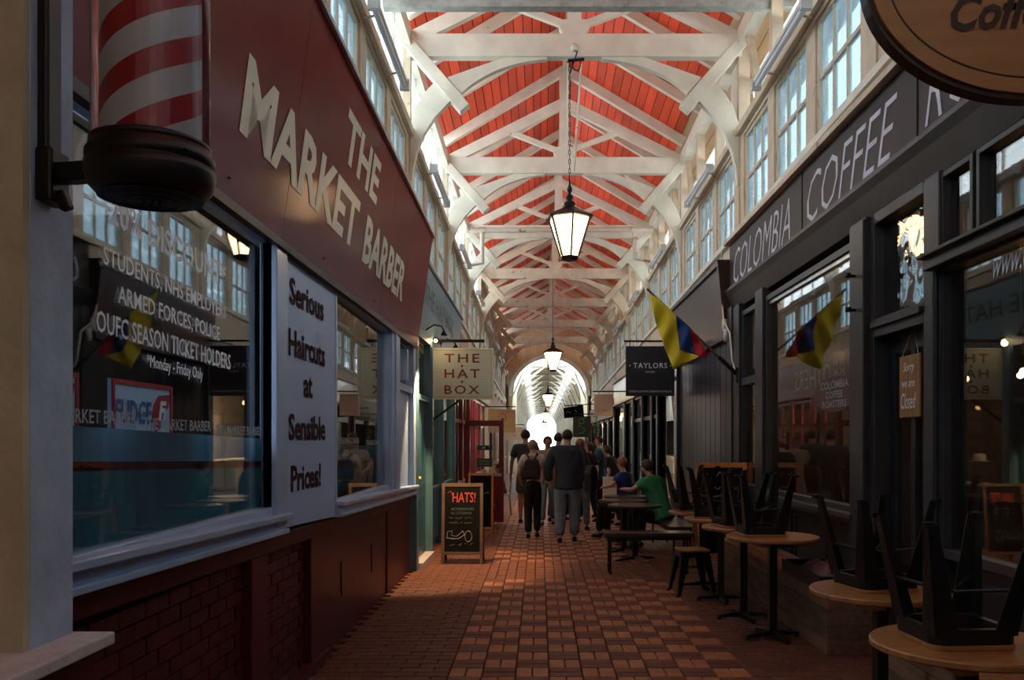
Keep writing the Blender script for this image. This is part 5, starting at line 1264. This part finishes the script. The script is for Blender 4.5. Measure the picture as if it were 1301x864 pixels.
    mb.add(vs, [(i*n+j, (i+1)*n+j, (i+1)*n+(j+1)%n, i*n+(j+1)%n) for i in range(m_) for j in range(n)], True)
    o = addraw(mb, 'hair', hairmat(hair), t); s = o.modifiers.new('solid', 'SOLIDIFY'); s.thickness = .006*k; s.offset = 1
    if hairlen >= 2: addraw(MB().tube([c-fwd*.05*k+Vector((0,0,.01*k)), c-fwd*.07*k+Vector((0,0,-.03*k)), c-fwd*.062*k+Vector((0,0,-.10*k))], .02*k, 8, [.016*k, .022*k, .008*k]), 'ponytail', hairmat(hair), t)
    return t
def addraw(mb, nm, m, par):
    me = mb.mesh(nm); me.materials.append(m); return link(nm, me, par, (0,0,0))
HM = {}
def hairmat(c):
    if c not in HM: HM[c] = mat('hair_%d' % len(HM), c, .55, .35, 30, .3, stretch=(1,1,.2))
    return HM[c]
M.update(shirt_navy=mat('navy_overshirt', (.016,.027,.042), .8, .25, 30, .3), jeans=mat('faded_jeans', (.14,.20,.27), .85, .25, 9, .3), jeans_dk=mat('dark_trousers', (.008,.009,.012), .85, .3, 9, .2),
 tee_white=mat('white_tee', (.42,.38,.36), .85, .1, 9, .2), tee_grey=mat('grey_tee', (.035,.045,.055), .85, .15, 9, .2), tee_blue=mat('petrol_blue_tee', (.012,.085,.17), .8, .15, 9, .2), tee_royal=mat('royal_blue_tee', (.010,.032,.15), .8, .15, 9, .2),
 tee_green=mat('green_tee', (.018,.175,.062), .8, .15, 9, .2), shirt_pale=mat('pale_checked_shirt', (.26,.20,.16), .85, .3, 40, .2), top_black=mat('black_top', (.008,.008,.009), .85, .2, 9, .1), tee_brown=mat('brown_jumper', (.10,.035,.03), .85, .2, 9, .2),
 shorts_=mat('beige_shorts', (.10,.09,.075), .85, .2, 9, .2), bagm=mat('black_bag_cloth', (.010,.010,.012), .7, .3, 14, .3), sole=mat('white_sole', (.4,.4,.4), .6, .1, 9, 0))
dk, bl, rd, br = (.016,.011,.008), (.26,.17,.09), (.22,.07,.025), (.045,.025,.014)
X = lambda p, D: (p-685)*D/F
person('man in a navy shirt and jeans seen from behind, bag on his right shoulder', (X(721,13.6), 13.6, 0), -.05, 1.80, 'shirt_navy', 'jeans', dk,
       dict(lf=(.062,.04,.03), rf=(-.066,-.06,.03), le=(.175,-.01,.645), lw=(.15,.05,.53), re=(-.178,.0,.65), rw=(-.16,.05,.52)), sleeve='long', bulk=1.2)
person('woman with blond bob, white tee and black dungarees seen from behind with a backpack', (X(677,14.2), 14.2, 0), .1, 1.64, 'tee_white', 'jeans_dk', bl,
       dict(lf=(.05,.07,.03), rf=(-.05,-.05,.03), le=(.145,-.01,.65), lw=(.12,.08,.58), re=(-.145,0,.65), rw=(-.12,.08,.57)), female=True, hairlen=1, tuck=True)
person('tall man in a dark grey tee and shorts seen from behind, left of the group', (X(668,16.8), 16.8, 0), .15, 1.83, 'tee_grey', 'shorts_', dk, dict(lf=(.055,.02,.03), rf=(-.06,-.03,.03)), shorts=True, skin='skin_t')
person('man in a pale checked shirt facing the camera in the middle of the group', (X(696,16.4), 16.4, 0), PI-.1, 1.70, 'shirt_pale', 'jeans', br, dict(le=(.15,.02,.65), lw=(.10,.12,.60), head=.1))
person('dark haired man in black partly hidden behind the man in the navy shirt', (X(709,17.2), 17.2, 0), -.4, 1.77, 'top_black', 'jeans_dk', dk)
person('red haired woman in jeans and sneakers hidden behind the shoulder bag', (X(737,15.3), 15.3, 0), -.3, 1.66, 'top_black', 'jeans', rd, dict(lf=(.05,.10,.03), rf=(-.06,-.10,.03)), female=True, hairlen=1, shoes='black')
person('young woman with tied back hair in a dark top looking left', (X(748,17.0), 17.0, 0), 2.3, 1.60, 'top_black', 'jeans_dk', br, dict(head=-.3), female=True, hairlen=2)
person('young man in a petrol blue tee standing in profile looking left', (X(762,17.9), 17.9, 0), 1.45, 1.72, 'tee_blue', 'jeans_dk', br, dict(le=(.14,.03,.65), lw=(.12,.13,.56), re=(-.14,.03,.65), rw=(-.11,.12,.55), lf=(.06,.02,.03), rf=(-.05,-.03,.03), tilt=.3))
seat = lambda s, y=.26: dict(hip=(0,0,s), lk=(.07, y, s-.0), rk=(-.07, y, s-.0), lf=(.075, y+.02, .03), rf=(-.075, y+.02, .03))
p = seat(.46/1.76+.045); p.update(lean=.38, le=(.17,.19,.50), lw=(.14,.34,.50), re=(-.17,.19,.50), rw=(-.08,.34,.50), tilt=.5)
person('man in a bright green tee sitting on the bench and leaning on the table', (1.80, 12.55, 0), .85, 1.76, 'tee_green', 'jeans_dk', dk, p, skin='skin_t', bulk=1.1)
p = seat(.50/1.70+.03); p.update(lean=.15, le=(.15,.10,.52), lw=(.10,.22,.50), re=(-.15,.10,.52), rw=(-.08,.22,.50), tilt=.5)
person('red haired boy in a royal blue tee sitting at the third dark table', (X(798,14.1), 14.1, 0), 1.0, 1.68, 'tee_royal', 'jeans_dk', rd, p)
person('person in black standing bent over beside the boy in blue', (X(783,16.4), 16.4, 0), .9, 1.56, 'top_black', 'jeans_dk', br, dict(lean=.35, head=.2), female=True)
person('child in a brown jumper sitting on a bistro chair behind the red door', (-.80, 18.7, 0), 1.6, 1.28, 'tee_brown', 'jeans_dk', br, dict(hip=(0,0,.40), lk=(.07,.22,.38), rk=(-.07,.22,.38), lf=(.07,.25,.06), rf=(-.07,.25,.06), lean=.2, le=(.14,.10,.50), lw=(.10,.20,.48)))
# stool for the boy
t = thing('bar_stool', 'plain black stool under the boy in blue', 'stool', (X(798,14.1), 14.1, 0))
MB().lathe([(0,.42),(.17,.42),(.17,.455),(0,.455)], 20, (X(798,14.1), 14.1, 0)).build('seat', M['black'], t)
for k in range(4): MB().tube([(X(798,14.1)+.12*math.cos(k*PI/2+.8), 14.1+.12*math.sin(k*PI/2+.8), .43), (X(798,14.1)+.18*math.cos(k*PI/2+.8), 14.1+.18*math.sin(k*PI/2+.8), 0)], .012, 6).build('leg', M['black'], t)
# bags
bx, by = X(746,13.4), 13.48
t = thing('shoulder_bag', 'black shoulder bag hanging from the shoulder of the man in the navy shirt', 'bag', (bx, by, .75))
MB().prism([(-.10,.0),(.10,.0),(.13,.30),(.06,.42),(-.06,.42),(-.13,.30)], (bx+.0, by-.10, .80), (.55,.83,0), (0,0,1), (.83,-.55,0), .13).build('bag_body', M['bagm'], t, bevel=.03)
MB().tube([(bx-.03, by-.10, 1.2), (bx-.06, by-.06, 1.42), (bx-.10, by+.05, 1.50), (bx-.06, by+.16, 1.42), (bx-.0, by+.12, 1.2)], .018, 6).build('strap', M['bagm'], t)
wx, wy = X(676,14.2), 14.2-.17
t = thing('backpack', 'small black backpack on the back of the blond woman', 'bag', (wx, wy, 1.0))
MB().prism([(-.13,.0),(.13,.0),(.14,.20),(.10,.33),(-.10,.33),(-.14,.20)], (wx, wy+.06, .97), (1,0,0), (0,0,1), (0,-1,0), .12).build('bag_body', M['bagm'], t, bevel=.03)
MB().prism([(-.09,.02),(.09,.02),(.09,.13),(-.09,.13)], (wx, wy-.06, .98), (1,0,0), (0,0,1), (0,-1,0), .03).build('front_pocket', M['bagm'], t, bevel=.012)
for s in (-1, 1): MB().tube([(wx+s*.04, wy-.0, 1.29), (wx+s*.08, wy+.04, 1.39), (wx+s*.10, wy+.14, 1.36)], .015, 6).build('strap', M['bagm'], t)
